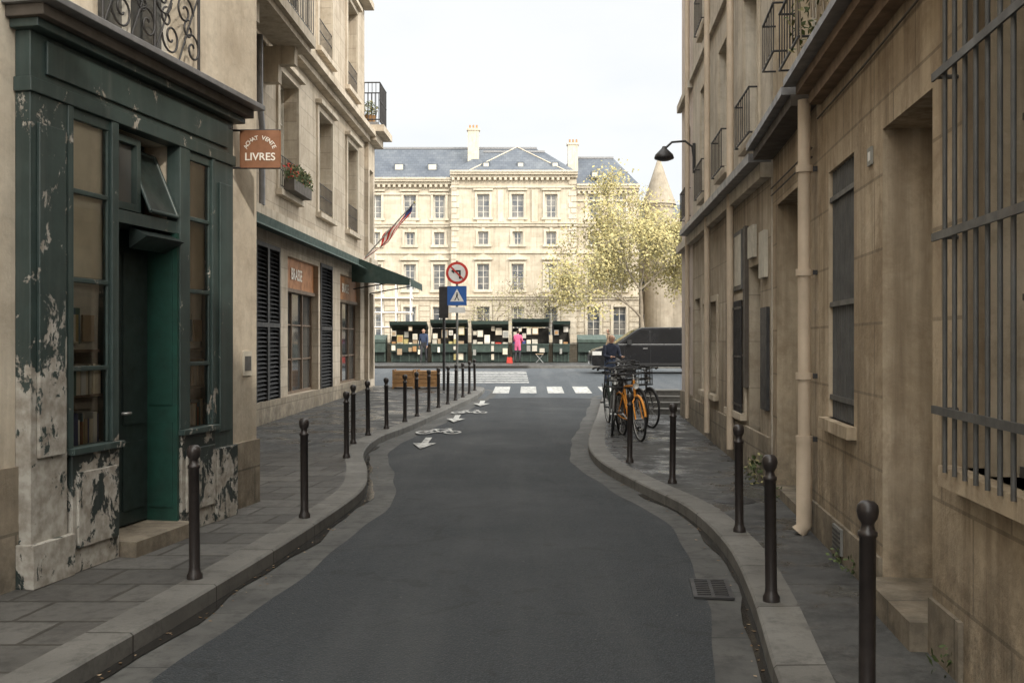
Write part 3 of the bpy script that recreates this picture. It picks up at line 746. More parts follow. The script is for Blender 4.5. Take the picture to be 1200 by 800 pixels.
mb.box(FR,5.42,6.48,-.5,.12,.12,.28,'plinth'); mb.box(FR,9.45,11.05,-.55,.02,.12,.22,'plinth')
mb.box(FR,4.92,5.42,.001,.025,.12,.42,'plinth') ; mb.box(FR,6.48,9.45,.001,.025,.12,.40,'plinth')
mb.build('stone_trim',g)
mb=MB()
a,b,c,d=bw[:4]; window(mb,FR,bw,.2,2,3,'bars','pane')
for i in range(13): s_=a+.04+i*(b-a-.08)/12; mb.tube([FR(s_,.10,c-.02),FR(s_,.10,d+.35)],.0125,'bars',6)
for z in (1.46,2.32,3.12,3.75): mb.box(FR,a-.12,b+.10,.112,.124,z-.02,z+.02,'bars'); mb.tube([FR(b+.08,0,z),FR(b+.08,.12,z)],.012,'bars',5)
mb.build('barred_window',g)
mb=MB(); a,b,c,d=w2[:4]; mb.quad([FR(a,-.14,c),FR(b,-.14,c),FR(b,-.14,d),FR(a,-.14,d)],'greybars')
for i in range(11): s_=a+.04+i*(b-a-.08)/10; mb.tube([FR(s_,-.04,c),FR(s_,-.04,d)],.016,'bars',6)
for z in (1.35,2.1,2.95): mb.box(FR,a,b,-.025,-.008,z-.02,z+.02,'bars')
mb.build('barred_window',g)
mb=MB()
mb.quad([FR(5.42,-.54,.12),FR(6.48,-.54,.12),FR(6.48,-.54,3.17),FR(5.42,-.54,3.17)],'winbrown')
for z0,z1 in ((.4,1.3),(1.45,2.9)):
    for a,b in ((5.52,5.9),(6.0,6.4)): mb.box(FR,a,b,-.538,-.51,z0,z1,'winbrown')
mb.quad([FR(9.45,-.59,.12),FR(11.05,-.59,.12),FR(11.05,-.59,3.3),FR(9.45,-.59,3.3)],'darkdoor')
for a,b in ((9.55,10.2),(10.3,10.95)):
    for z0,z1 in ((.4,1.2),(1.35,2.4),(2.55,3.15)): mb.box(FR,a,b,-.588,-.56,z0,z1,'darkdoor')
mb.build('doors',g)
mb=MB()
for o in upo+[(-8,-7,4.6,6.6,.25)]: window(mb,FR,o,.2,2,3)
window(mb,FR,(-4,-2.6,1.2,3.2),.2,2,3); mb.quad([FR(-7.5,-.38,.12),FR(-6.3,-.38,.12),FR(-6.3,-.38,3.1),FR(-7.5,-.38,3.1)],'darkdoor')
mb.build('windows',g)
mb=MB(); mb.box(FR,6.72,6.84,.002,.015,2.99,3.11,'printg'); mb.box(FR,6.75,6.81,.0151,.017,3.02,3.08,'signwhite')
mb.box(FR,7.55,7.85,.026,.045,.18,.38,'greybars')
for i in range(5): mb.box(FR,7.57,7.83,.045,.05,.2+i*.035,.215+i*.035,'iron')
mb.build('house_number_and_vent',g)
def downpipe(fr,s_,z1,parent_name='downpipe',r=.055,bend=True):
    e_=group(parent_name,fr(s_,.1,0)); mb=MB()
    mb.tube([fr(s_,.11,z1),fr(s_,.11,.95)],r,'pipe',12); mb.tube([fr(s_,.11,.95),fr(s_,.11,.2),fr(s_,.16,.14)],r*1.25,'pipe',12)
    for z in (.95,1.5,2.4,3.3): 
        if z<z1: mb.tube([fr(s_,.11,z-.03),fr(s_,.11,z+.03)],r*1.35,'pipe',12); mb.box(fr,s_-.02,s_+.02,0,.1,z-.02,z+.02,'iron')
    mb.build('pipe',e_)
downpipe(FR,8.72,3.9)
mb=MB(); 
for z in (3.42,3.5): mb.tube([FR(8.8,.03,z),FR(11.3,.03,z+.02)],.009,'dkbrown',5)
mb.tube([FR(4.95,.02,3.7),FR(5.2,.02,3.72),FR(7,.02,3.7),FR(8.6,.02,3.71)],.008,'dkbrown',5); mb.build('wall_cables',g)
def guard(fr,a,b,z0,z1,o,name='window_guard'):
    e_=group(name,fr((a+b)/2,o,z0)); mb=MB()
    for z in (z0,z1): 
        mb.tube([fr(a,o,z),fr(b,o,z)],.014,'iron',5)
        for s_ in (a,b): mb.tube([fr(s_,0,z),fr(s_,o,z)],.012,'iron',5)
    n=max(4,int((b-a)/.14))
    for i in range(n+1): s_=a+(b-a)*i/n; mb.tube([fr(s_,o,z0),fr(s_,o,z1)],.0065,'iron',4)
    mb.build('rails',e_)
guard(FR,8.7,9.8,4.45,5.0,.16); guard(FR,10.35,11.15,4.8,5.3,.14)
iv=group('climbing_ivy',FR(7.6,.2,5)); mb=MB()
for k in range(90):
    s_=U(6.9,9.2); z=U(4.5,6.6); foliage(mb,FR(s_,U(.03,.16),z+ .3*math.sin(s_*4)),(.12,.08,.22),14,.036,['leafy','leafy','gold2'])
for k in range(10):
    s_=U(7.4,8.8); mb.tube([FR(s_,.12,6.2),FR(s_+.1,.18,5.2),FR(s_+.05,.15,U(4.2,4.6))],.008,'bark',4)
mb.build('leaves',iv)

# right: cream building
FQ=frame((2.169,0),(.0698,.9976))(-1)
g=group('cream_townhouse',(3.2,15,0)); mb=MB(); a0=11.42; a1=19.45
lo=[(12.1,12.9,.12,2.75,.2),(13.2,14.5,.85,2.35,.15),(15.9,16.7,.95,2.45,.15),(17.0,17.7,.95,2.45,.15),(18.3,19.1,.12,2.6,.2)]
upo=[]
for y in (12.2,14.6,17.0): upo+=[(y,y+1.0,4.35,6.3,.2),(y,y+1.0,7.3,9.2,.2),(y,y+1.0,10.2,12,.2)]
wall(mb,FQ,a0,a1,0,3.7,lo,'r2g',.2); wall(mb,FQ,a0,a1,3.7,15.5,upo,'r2',.2); shell(mb,FQ,a0,a1,10,0,15.5,'r2')
mb.build('walls',g)
mb=MB()
mb.box(FQ,a0,a1,.001,.12,3.68,3.85,'r2'); mb.box(FQ,a0,a1,.001,.26,3.85,3.95,'zinc'); mb.box(FQ,a0,a1,.001,.07,6.85,7.0,'r2'); mb.box(FQ,a0,a1,.001,.04,.12,.7,'plinth')
for o in upo+lo[1:4]:
    a,b,c,d=o[:4]; mb.box(FQ,a-.1,b+.1,-.05,.09,c-.09,c,'w2b'); mb.box(FQ,a-.1,a,.001,.03,c,d+.1,'w2b'); mb.box(FQ,b,b+.1,.001,.03,c,d+.1,'w2b'); mb.box(FQ,a,b,.001,.03,d,d+.1,'w2b')
mb.build('trim',g)
mb=MB()
for o in upo: window(mb,FQ,o,.2,2,3,'winwhite','pane',curtain=True)
for o in lo[2:4]: window(mb,FQ,o,.14,2,2,'winwhite','pane')
window(mb,FQ,lo[1],.14,2,2,'winbrown'); mb.build('windows',g)
mb=MB()
a,b,c,d=lo[1][:4]
for i in range(12): s_=a+i*(b-a)/11; mb.tube([FQ(s_,.06,c),FQ(s_,.06,d)],.012,'iron',5)
for z in (c+.1,(c+d)/2,d-.1): mb.box(FQ,a-.04,b+.04,.05,.07,z-.015,z+.015,'iron')
mb.build('window_bars',g)
mb=MB()
for o in (lo[0],lo[4]):
    a,b,c,d=o[:4]; mb.quad([FQ(a,-.19,c),FQ(b,-.19,c),FQ(b,-.19,d),FQ(a,-.19,d)],'louver')
    for z0,z1 in ((.35,1.1),(1.25,2.4)): mb.box(FQ,a+.1,b-.1,-.188,-.16,z0,z1,'louver')
mb.build('doors',g)
mb=MB()
mb.box(FQ,11.6,11.95,.002,.05,2.55,3.1,'curtain'); mb.box(FQ,12.35,12.75,.002,.05,2.85,3.25,'curtain'); mb.box(FQ,13.3,14.3,.002,.04,2.5,3.3,'bars'); mb.box(FQ,13.36,14.24,.04,.045,2.56,3.24,'curtain')
mb.box(FQ,11.5,11.9,.002,.04,1.0,2.2,'louver'); mb.box(FQ,12.95,13.12,.002,.05,1.2,3.3,'dkbrown')
mb.build('notice_boards',g)
for y in (12.2,14.6,17.0): guard(FQ,y-.05,y+1.05,4.35,4.9,.13,'window_guard')
guard(FQ,16.95,18.05,7.3,7.9,.13,'window_guard'); guard(FQ,14.55,15.65,7.3,7.9,.13,'window_guard')
mb=MB()
for s_ in (13.9,16.45): mb.tube([FQ(s_,.1,15.4),FQ(s_,.1,.3)],.05,'pipe',8)
mb.build('downpipes',g)
g=group('pink_townhouse',(3.6,20.5,0)); mb=MB()
po=[(19.9,20.7,4.3,6.1,.18),(19.9,20.7,7.2,9.1,.18),(19.9,20.7,1.1,2.5,.18)]
wall(mb,FQ,a1+.01,21.6,0,14.5,po,'pink',.18); shell(mb,FQ,a1+.01,21.6,10,0,14.5,'pink')
mb.box(FQ,a1+.01,21.7,.001,.12,3.7,3.85,'r2'); mb.box(FQ,a1+.01,21.62,.001,.035,.1,.75,'plinth'); mb.box(FQ,a1+.01,21.7,.001,.1,6.75,6.9,'r2')
mb.build('walls',g); mb=MB()
for o in po: window(mb,FQ,o,.18,2,3)
mb.build('windows',g); guard(FQ,19.85,20.75,4.3,4.85,.12)
mb=MB(); mb.tube([FQ(19.55,.1,14.4),FQ(19.55,.1,.3)],.045,'pipe',8); mb.build('downpipe',g)
g=group('quay_terrace',(20,20,0)); mb=MB(); mb.box(W,13.7,60,8,21.2,0,14,'w2'); mb.build('walls',g)
L=group('street_lamp',(3.5,19,5.45)); mb=MB()
B=FQ(19.0,0,5.25)
pth=[B+Vector((-.03,0,0)),B+Vector((-.06,0,.25)),B+Vector((-.2,0,.36)),B+Vector((-.45,0,.34)),B+Vector((-.58,0,.22))]
mb.tube(pth,.022,'iron',8); mb.tube([B+Vector((-.03,0,-.25)),B+Vector((-.03,0,.32))],.03,'iron',8)
mb.lathe(B+Vector((-.60,0,.02)),[(.03,.24),(.05,.20),(.09,.16),(.17,.08),(.19,.02),(.18,0),(.1,-.03),(.001,-.04)],'iron',18)
mb.build('lantern',L)

# ------------------------------------------------------------ bollards
def bollard(x,y,h=.95):
    z=gz(y)+H; mb=MB(); r=.038
    mb.lathe((x,y,z),[(.055,0),(.055,.03),(.043,.05),(r,.08),(r-.001,h-.17),(r+.006,h-.165),(r+.006,h-.145),(r-.003,h-.14),(.028,h-.115),(.03,h-.105),(.043,h-.085),(.050,h-.05),(.046,h-.022),(.03,h-.005),(.001,h)],'bollard',18)
    o=mb.build('bollard',None,0,(x,y,z)); o.rotation_euler=(U(-.015,.015),U(-.02,.02),0)
BL=[(-2.25,7.06),(-1.98,9.5),(-2.36,14.2),(-2.55,16),(-2.5,17.3),(-2.33,18.5),(-2.14,19.9),(-2.02,21.2),(-1.87,22.4),(-1.74,23.6),(-1.6,24.8),(-1.48,26.1),(-1.35,27.4),(-1.23,28.7),(-1.12,30.0),
    (1.64,4.6),(1.68,6.45),(2.01,8.8),(1.9,11.8),(1.62,13.7)]
for x,y in BL: bollard(x,y)

# ------------------------------------------------------------ traffic signs
def disc(mb,c,r,y0,y1,mat,seg=28): mb.lathe((c[0],c[1],c[2]),[(.0001,y0),(r,y0),(r,y1),(.0001,y1)],mat,seg,'y',False)
ts=group('traffic_sign',(-1.6,29,gz(29)+H)); mb=MB(); x,y=-1.6,29; z0=gz(y)+H
mb.tube([(x,y,z0),(x,y,4.15)],.035,'greybars',10)
c=(x,y-.05,3.79)
disc(mb,c,.325,0,.012,'red'); disc(mb,c,.25,-.004,.0,'signwhite')
mb.build('pole_and_disc',ts)
mb=MB(); yy=y-.06
def sb(pts,m,yo): mb.add([(x+a,yo,3.79+b) for a,b in pts],[tuple(range(len(pts)))],m)
sb([(.06,-.17),(.11,-.17),(.11,.08),(.06,.08)],'black',yy); sb([(-.08,.03),(.11,.03),(.11,.08),(-.08,.08)],'black',yy-.001); sb([(-.08,-.03),(-.08,.14),(-.17,.055)],'black',yy-.001)
sb([(-.19,.16),(-.16,.19),(.19,-.16),(.16,-.19)],'red',yy-.003)
mb.build('symbol',ts)
mb=MB(); zc=3.13
mb.box(W,x-.28,x+.28,y-.06,y-.045,zc-.28,zc+.28,'blue')
mb.add([(x-.2,y-.062,zc-.17),(x+.2,y-.062,zc-.17),(x,y-.062,zc+.2)],[(0,1,2)],'signwhite')
for p in ([(-.02,.05),(.03,.05),(.02,-.04),(-.03,-.04)],[(-.03,-.04),(0,-.04),(-.05,-.14),(-.08,-.14)],[(0,-.04),(.02,-.04),(.07,-.14),(.04,-.14)]):
    mb.add([(x+a,y-.064,zc+b) for a,b in p],[(0,1,2,3)],'black')
mb.lathe((x,y-.063,zc+.075),[(.0001,0),(.022,0)],'black',10,'y',False)
mb.box(W,x-.24,x+.24,y-.06,y-.045,zc-.5,zc-.33,'signwhite'); mb.build('crossing_plate',ts)
tl=group('traffic_light',(-2.05,30,gz(30)+H)); mb=MB(); x,y=-2.05,30; z0=gz(y)+H
mb.tube([(x,y,z0),(x,y,3.45)],.045,'iron',10); mb.box(W,x-.12,x+.12,y-.1,y+.12,2.55,3.4,'iron')
for z in (2.7,2.97,3.24): mb.lathe((x,y+.12,z),[(.1,0),(.1,.12)],'iron',12,'y')
mb.box(W,x-.14,x+.14,y-.12,y-.1,2.5,3.45,'iron'); mb.build('signal_head',tl,.01)

for xx in (-3.35,-2.6):
    e_=group('wooden_planter',(xx,31,gz(31)+H)); mb=MB(); z0=gz(31)+H
    for i in range(4): mb.box(W,xx-.33,xx+.33,30.7,31.3,z0+.05+i*.125,z0+.165+i*.125,'terra')
    for a in (-.34,.29): 
        for b in (30.69,31.26): mb.box(W,xx+a,xx+a+.05,b,b+.05,z0,z0+.58,'terra')
    mb.build('box',e_)
e_=group('stone_steps',(3.3,22.3,0)); mb=MB(); z0=gz(22)+H
for i in range(4): mb.box(W,2.86,3.85,21.75+i*.3,23.2,z0+i*.12 ,z0+(i+1)*.12-.03,'kerb'); mb.box(W,2.84,3.87,21.72+i*.3,23.2,z0+(i+1)*.12-.03,z0+(i+1)*.12,'kerb')
mb.build('steps',e_)

# ------------------------------------------------------------ book stalls on the parapet
def stall(x0,x1,open_=True,dz=0.,lid='stallg'):
    e_=group('book_stall',((x0+x1)/2,51.6,.72)); mb=MB(); y0=51.45
    mb.box(W,x0+.03,x1-.03,y0+.25,52.24,.74,1.25,'stallg')
    for i in range(5): mb.box(W,x0+.04+i*(x1-x0-.14)/4,x0+.10+i*(x1-x0-.14)/4,y0+.21,y0+.25,.74,1.25,'stallg2')
    if open_:
        # tray of the box with a thick rim, back board and a propped-up lid on side stays
        mb.box(W,x0+.02,x1-.02,y0,52.2,1.25,1.62,lid); mb.box(W,x0,x1,y0-.03,52.22,1.62,1.68,'stallg2')
        mb.box(W,x0+.02,x1-.02,52.2,52.26,1.68,2.5,'stalld')
        L0=2.48+dz; L1=2.72+dz
        mb.add([(x0,52.25,L0),(x1,52.25,L0),(x1,51.15,L1),(x0,51.15,L1),(x0,52.25,L0+.12),(x1,52.25,L0+.12),(x1,51.1,L1+.17),(x0,51.1,L1+.17)],[(0,1,2,3),(3,2,6,7),(0,3,7,4),(1,2,6,5)],lid)
        mb.add([(x0,52.25,L0+.121),(x1,52.25,L0+.121),(x1,51.1,L1+.171),(x0,51.1,L1+.171)],[(0,1,2,3)],'stallg2')  # lit look of the lid top put into a paler green
        for xx in (x0+.02,x1-.02):
            mb.tube([(xx,51.45,1.68),(xx,51.3,L1)],.018,'iron',5); mb.add([(xx,52.2,1.68),(xx,51.6,1.68),(xx,52.2,L0)],[(0,1,2)],lid)
    else:
        mb.box(W,x0+.02,x1-.02,y0,52.2,1.25,1.75,lid)
        mb.add([(x0,52.25,1.75),(x1,52.25,1.75),(x1,y0-.05,1.75),(x0,y0-.05,1.75),(x0,52.25,2.15),(x1,52.25,2.15),(x1,y0-.05,1.9),(x0,y0-.05,1.9)],[(4,5,6,7),(3,2,6,7),(0,3,7,4),(1,2,6,5)],'stallg2')
    mb.build('box',e_)
    if open_:
        mb=MB(); pm=['paper','curtain','curtain','curtain','printb','printg','paper','letter','letter']
        if R()<.6: pm=pm+['terra','gold','printb']
        x=x0+.08
        while x<x1-.2:
            w=U(.14,.34); h=w*U(1.1,1.5)
            if R()<.75:     # prints clipped to a line under the lid edge
                z=U(2.1,2.6); m=random.choice(pm); yq=51.27+U(0,.5)
                mb.box(W,x,x+w,yq,yq+.01,z-h,z,m); mb.box(W,x+.03,x+w-.03,yq-.008,yq-.001,z-h+.04,z-.05,random.choice(pm))
            if R()<.45:
                z=U(1.35,1.6); h2=U(.18,.34); mb.box(W,x,x+w*.8,51.40,51.43,z-h2,z,random.choice(pm))
            if R()<.85: mb.box(W,x,x+w*.9,51.5,51.95,1.681,U(1.74,1.95),random.choice(pm+['red_f','blue_f']))
            if R()<.12: mb.box(W,x,x+w*.8,51.6,51.64,.85,U(1.1,1.22),random.choice(pm))
            x+=w+U(.0,.08)
        mb.build('prints_and_books',e_)
k=0
for a in (-10.6,-8.45,-6.3,-4.2,-2.1,0.0):
    stall(a,a+1.92,a>-8,[0,.05,-.06,.03,-.03,.08][k],['stallg','stallg2','stallg','stallg','stallg2','stallg'][k]); k+=1
stall(2.1,3.0,True,-.04)
stall(3.4,4.9,False); stall(5.2,7.2,False,0,'stallg2'); stall(7.6,9.6,False)
e_=group('folding_stool',(1.4,50.6,.72)); mb=MB(); mb.box(W,1.2,1.6,50.45,50.8,1.14,1.18,'printb')
for a,b in ((1.22,1.58),(1.58,1.22)):
    for y in (50.48,50.77): mb.tube([(a,y,.72),(b,y,1.14)],.014,'chrome',5)
mb.build('seat_and_legs',e_)

# ------------------------------------------------------------ palace across the river
FP=lambda s,o,z:Vector((s,115-o,z))
pg=group('palace_building',(0,115,1.4))
mb=MB(); tr=MB(); wn=MB(); rf=MB()
def pediment(a,b,z,o,h=.55):
    tr.box(FP,a-.3,b+.3,o,o+.35,z,z+.18,'palt'); tr.prism(FP,[(a-.3,z+.18),(b+.3,z+.18),((a+b)/2,z+.18+h)],o,o+.3,'palt')
def wing(x0,x1,cols,o,ztop,pedi=True,kind=0):
    ops=[]
    for c in cols:
        ops+=[(c-.72,c+.72,16.0,18.7),(c-.6,c+.6,12.9,14.4),(c-.7,c+.7,7.7,10.7),(c-.75,c+.75,2.4,5.8)]
    f=lambda s,oo,z:FP(s,oo+o,z)
    wall(mb,f,x0,x1,1.2,ztop,ops,'pal',.35)
    mb.quad([f(x0,0,1.2),f(x0,-15,1.2),f(x0,-15,ztop),f(x0,0,ztop)],'pal'); mb.quad([f(x1,0,1.2),f(x1,-15,1.2),f(x1,-15,ztop),f(x1,0,ztop)],'pal')
    for i,q in enumerate(ops):
        window(wn,f,q,.33,2,4 if i%4!=1 else 2,'winwhite','panel',.09,curtain=(R()<.4))
        a,b,c,d=q
        tr.box(f,a-.26,a,.003,.13,c,d+.26,'palt'); tr.box(f,b,b+.26,.003,.13,c,d+.26,'palt'); tr.box(f,a,b,.003,.13,d,d+.26,'palt'); tr.box(f,a-.4,b+.4,.003,.25,c-.25,c,'palt')
        if i%4==2: pediment(a-.1,b+.1,d+.45,o+.003)
        if i%4==0: tr.box(f,a-.4,b+.4,.003,.32,d+.4,d+.6,'palt'); tr.box(f,a,b,.003,.16,c-1.1,c-.25,'palt')
        if i%4==1: tr.box(f,(a+b)/2-.18,(a+b)/2+.18,.13,.22,d,d+.45,'palt')
    for z0,z1,oo in ((6.6,6.9,.25),(6.9,7.05,.45),(11.9,12.2,.2),(15.0,15.3,.25),(15.3,15.42,.4),(ztop-1.9,ztop-1.7,.2),(ztop-.75,ztop-.45,.45),(ztop-.45,ztop-.2,.8),(ztop-.2,ztop,.95)):
        tr.box(f,x0-(.1 if kind else 0),x1+(.1 if kind else 0),.002,oo,z0,z1,'palt')
    n=int((x1-x0)/.6)
    for i in range(n): tr.box(f,x0+i*.6+.1,x0+i*.6+.4,.2,.5,ztop-1.05,ztop-.76,'palt')
    xs_=sorted([x0]+[v for c in cols for v in (c-1.1,c+1.1)]+[x1])
    for k in range(0,len(xs_),2):
        if xs_[k+1]-xs_[k]>.4:
            for j in range(8): tr.box(f,xs_[k],xs_[k+1],.002,.09,1.6+j*.62,2.14+j*.62,'pal')
wing(-45,-7.0,[-40,-36,-32,-28,-24,-19.8,-15.8,-11.8,-8.4],0,20.6)
wing(-6.98,7.4,[-3.3,.65,4.5],.7,21.3,kind=1)
wing(7.42,14.6,[9.4,12.4],0.3,19.8)
for x in (-6.95,6.5):
    for j in range(28): 
        w=.9 if j%2 else .6
        tr.box(lambda s,o,z:FP(s,o+.7,z),x if x<0 else x+.9-w,(x+w) if x<0 else x+.9,.003,.1,2+j*.66,2.56+j*.66,'palt')
for c in (-1.3,2.6):
    tr.box(lambda s,o,z:FP(s,o+.7,z),c-.35,c+.35,.003,.16,15.5,19.2,'palt')
def mans(x0,x1,o,z0,z1,ins=1.2,depth=15,dep2=5):
    f=lambda s,oo,z:FP(s,oo+o,z)
    rf.add([f(x0,0,z0),f(x1,0,z0),f(x1-ins,-dep2,z1),f(x0+ins,-dep2,z1),f(x0,-depth,z0),f(x1,-depth,z0),f(x1-ins,-depth+dep2,z1),f(x0+ins,-depth+dep2,z1)],[(0,1,2,3),(4,5,6,7),(3,2,6,7),(0,3,7,4),(1,2,6,5)],'slate')
    tr.box(f,x0+ins,x1-ins,-dep2-.3,-dep2+.15,z1-.06,z1+.18,'zinc')
mans(-46,6.2,0,20.6,25.0,3.2); mans(-6.9,7.4,.7,21.3,24.3,3.5,14,4.2); mans(4.5,14.8,.2,19.8,23.8,2.6)
for x,o,z in ((-9.3,0,22),(-13.2,0,22),(-17,0,22),(-21,0,22)):
    rf.box(FP,x-.6,x+.6,-2.3,-1.3,z-.3,z+.6,'slate'); wn.quad([FP(x-.45,-1.28,z-.15),FP(x+.45,-1.28,z-.15),FP(x+.45,-1.28,z+.45),FP(x-.45,-1.28,z+.45)],'curtain')
for x in (-3,1,5,9.6): 
    zz=22.0 if x<8 else 20.9
    rf.box(FP,x-.45,x+.45,-1.5,-.3,zz-.2,zz+.6,'slate'); wn.quad([FP(x-.3,-.28,zz),FP(x+.3,-.28,zz),FP(x+.3,-.28,zz+.45),FP(x-.3,-.28,zz+.45)],'curtain')
for p,q in (((-5.0,21.4,-.1),(.6,25.0,-4.6)),((6.2,21.4,-.1),(.6,25.0,-4.6))): tr.tube([FP(p[0],p[2]+.7,p[1]),FP(q[0],q[2]+.7,q[1])],.07,'palt',5)
rf.add([FP(-5.0,.6,21.35),FP(6.2,.6,21.35),FP(.6,-3.9,24.95),FP(.6,-8,24.95)],[(0,1,2),(0,2,3),(1,2,3)],'slate')
for x0,x1,z0,z1,o in ((-5.2,-3.9,22,26.6,-2),(6.6,7.8,21.5,25.0,-2.5),(-22,-20.8,22,25.8,-3)):
    tr.box(FP,x0,x1,o-.9,o,z0,z1,'palt'); tr.box(FP,x0-.12,x1+.12,o-1,o+.1,z1,z1+.25,'palt')
    for i in range(3): tr.lathe(FP(x0+.25+i*.4,o-.45,z1+.25),[(.12,0),(.1,.45)],'terra',8)
mb.build('walls',pg); tr.build('stone_trim',pg); wn.build('windows',pg); rf.build('roof',pg)
tg=group('turret_building',(17,125,1.4)); mb=MB()
f=lambda s,oo,z:Vector((s,124-oo,z))
ops=[(x-.6,x+.6,z,z+2.2) for x in (16,19,22,25,29,33) for z in (3,8,12.5)]
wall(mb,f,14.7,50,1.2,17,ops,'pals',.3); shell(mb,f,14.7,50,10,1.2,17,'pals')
for q in ops: window(mb,f,q,.3,2,3,'winwhite','panel',.1)
mb.box(f,14.6,50,.002,.4,16.6,17.1,'palt')
mb.add([f(14.7,0,17.1),f(50,0,17.1),f(48,-5,19.5),f(16,-5,19.5),f(14.7,-10,17.1)],[(0,1,2,3),(0,3,4)],'slate')
mb.build('walls',tg); mb=MB()
mb.lathe((18,122,1.2),[(1.7,0),(1.7,16.8),(1.9,17.0),(1.9,17.3)],'pals',24,smooth=False); mb.lathe((18,122,18.5),[(2.1,0),(1.1,2.8),(.05,6.0)],'pals',24,smooth=False)
mb.build('turret',tg)
sc=group('scaffolding',(-11.5,97,1.4)); mb=MB()
for x in (-14,-12.6,-11.2,-9.8):
    for y in (96,97.2): mb.tube([(x,y,1.4),(x,y,7.4)],.06,'signwhite',5)
for z in (3.2,4.6,6.0,7.4):
    for y in (96,97.2): mb.tube([(-14.2,y,z),(-9.6,y,z)],.05,'signwhite',5)
    mb.box(W,-14.1,-9.7,96.05,97.15,z-.12,z-.06,'printb')
mb.build('tubes_and_decks',sc)

# ------------------------------------------------------------ trees
def tree(name,base,height,spread,leafmats,nleaf,leaf=.22,seed=3,levels=4,trunk=.3,crown0=.3,bare=False,jit=.6):
    rnd=random.Random(seed); e_=group(name,base); mb=MB(); tips=[]
    def grow(p,d,L,r,lev):
        pts=[p]; rs=[r]; n=4
        for i in range(n):
            d=(d+Vector((rnd.uniform(-1,1),rnd.uniform(-1,1),rnd.uniform(-.5,.8)))*.16).normalized()
            p=p+d*L/n; pts.append(p); rs.append(max(.022,r*(1-.5*(i+1)/n)))
            if lev<=2: tips.append((p,lev))
        mb.tube(pts,rs,'bark',6 if lev>2 else 3,cap=False)
        if lev==0: return
        k=rnd.choice((3,4)) if lev>2 else 3
        for i in range(k):
            j=rnd.choice((2,3,4)) if i else 4
            a=rnd.uniform(0,2*math.pi); t=rnd.uniform(.45,.95)
            o=d.orthogonal().normalized(); q=Matrix.Rotation(a,3,d)@o
            nd=(d*(1-t*.5)+q*t+Vector((0,0,.10))).normalized(); nd.x*=spread; nd.normalize()
            grow(pts[j],nd,L*rnd.uniform(.62,.84),rs[j]*.72,lev-1)
    grow(Vector(base),Vector((0,0,1)),height*crown0,trunk,levels)
    mb.build('trunk_and_limbs',e_)
    if bare: return
    mb=MB()
    for i in range(nleaf):
        p,lev=rnd.choice(tips)
        if (math.sin(p.x*1.3+seed)+math.sin(p.z*1.6)+math.sin(p.y*1.4))<rnd.uniform(-2.6,.4): continue
        q=p+Vector((rnd.gauss(0,jit),rnd.gauss(0,jit),rnd.gauss(-.1,jit*.8)))
        a=Vector((rnd.uniform(-1,1),rnd.uniform(-1,1),rnd.uniform(-1,1))).normalized(); b=a.orthogonal().normalized(); s=leaf*rnd.uniform(.5,1.3)
        mb.add([q-a*s*.6,q-b*s*.45,q+a*s*.6,q+b*s*.45],[(0,1,2,3)],leafmats[0] if rnd.random()<.65 else leafmats[1])
    mb.build('foliage',e_)
tree('autumn_tree',(13.0,98,1.4),22,1.35,['gold','gold2'],24000,.23,21,5,.28,.25,jit=.75)
tree('autumn_tree',(19.0,101,1.4),18,1.3,['gold','gold2'],12000,.24,11,5,.26,.27,jit=.75)
tree('bare_tree',(-1.5,99,1.4),10,1.4,['gold2','gold2'],900,.15,8,4,.12,.28)
tree('bare_tree',(2.8,99,1.4),8,1.4,['gold2','gold2'],700,.15,18,4,.12,.28)
tree('bare_tree',(-17.5,99,1.4),9,1.4,['gold2','gold2'],700,.15,9,4,.12,.28)

# ------------------------------------------------------------ van
vx0,vy,vz=3.2,41.2,gz(41.2)
vg=group('parked_van',(vx0+2.5,vy,vz)); mb=MB()
body=[(.06,.32),(.0,.55),(.04,.82),(.18,.98),(.62,1.10),(1.05,1.17),(5.05,1.17),(5.12,.9),(5.14,.45),(5.08,.30),(4.62,.28),(4.55,.50),(4.36,.66),(4.12,.66),(3.93,.5),(3.86,.28),(1.33,.28),(1.26,.5),(1.07,.66),(.83,.66),(.64,.5),(.57,.28)]
f=lambda a,o,z:Vector((vx0+a,vy+o,vz+z))
mb.prism(f,body,-.94,.94,'carpaint')
low=[(.98,1.165),(1.85,1.78),(2.1,1.87),(4.7,1.89),(4.95,1.8),(5.08,1.165)]
def tum(z): return .93-.13*max(0,(z-1.165))/.72
n=len(low); p=[f(a,-tum(z),z) for a,z in low]+[f(a,tum(z),z) for a,z in low]
mb.add(p,[list(range(n))[::-1],list(range(n,2*n))]+[(i,(i+1)%n,n+(i+1)%n,n+i) for i in range(n)],'carpaint')
mb.build('body',vg,.03)
mb=MB()
def glassp(poly): 
    for sgn in (-1,1): mb.add([f(a,sgn*(tum(z)+.008),z) for a,z in poly],[tuple(range(len(poly)))],'cargl')
glassp([(1.3,1.22),(2.0,1.74),(2.35,1.76),(2.35,1.22)]); glassp([(2.45,1.22),(2.45,1.77),(3.65,1.78),(3.65,1.22)]); glassp([(3.75,1.22),(3.75,1.78),(4.75,1.76),(4.93,1.22)])
mb.add([f(1.02,-.84,1.21),f(1.02,.84,1.21),f(1.83,.74,1.75),f(1.83,-.74,1.75)],[(0,1,2,3)],'cargl')
for v in mb.v[-4:]: v.x-=.02; v.z+=.015
mb.build('windows',vg)
mb=MB()
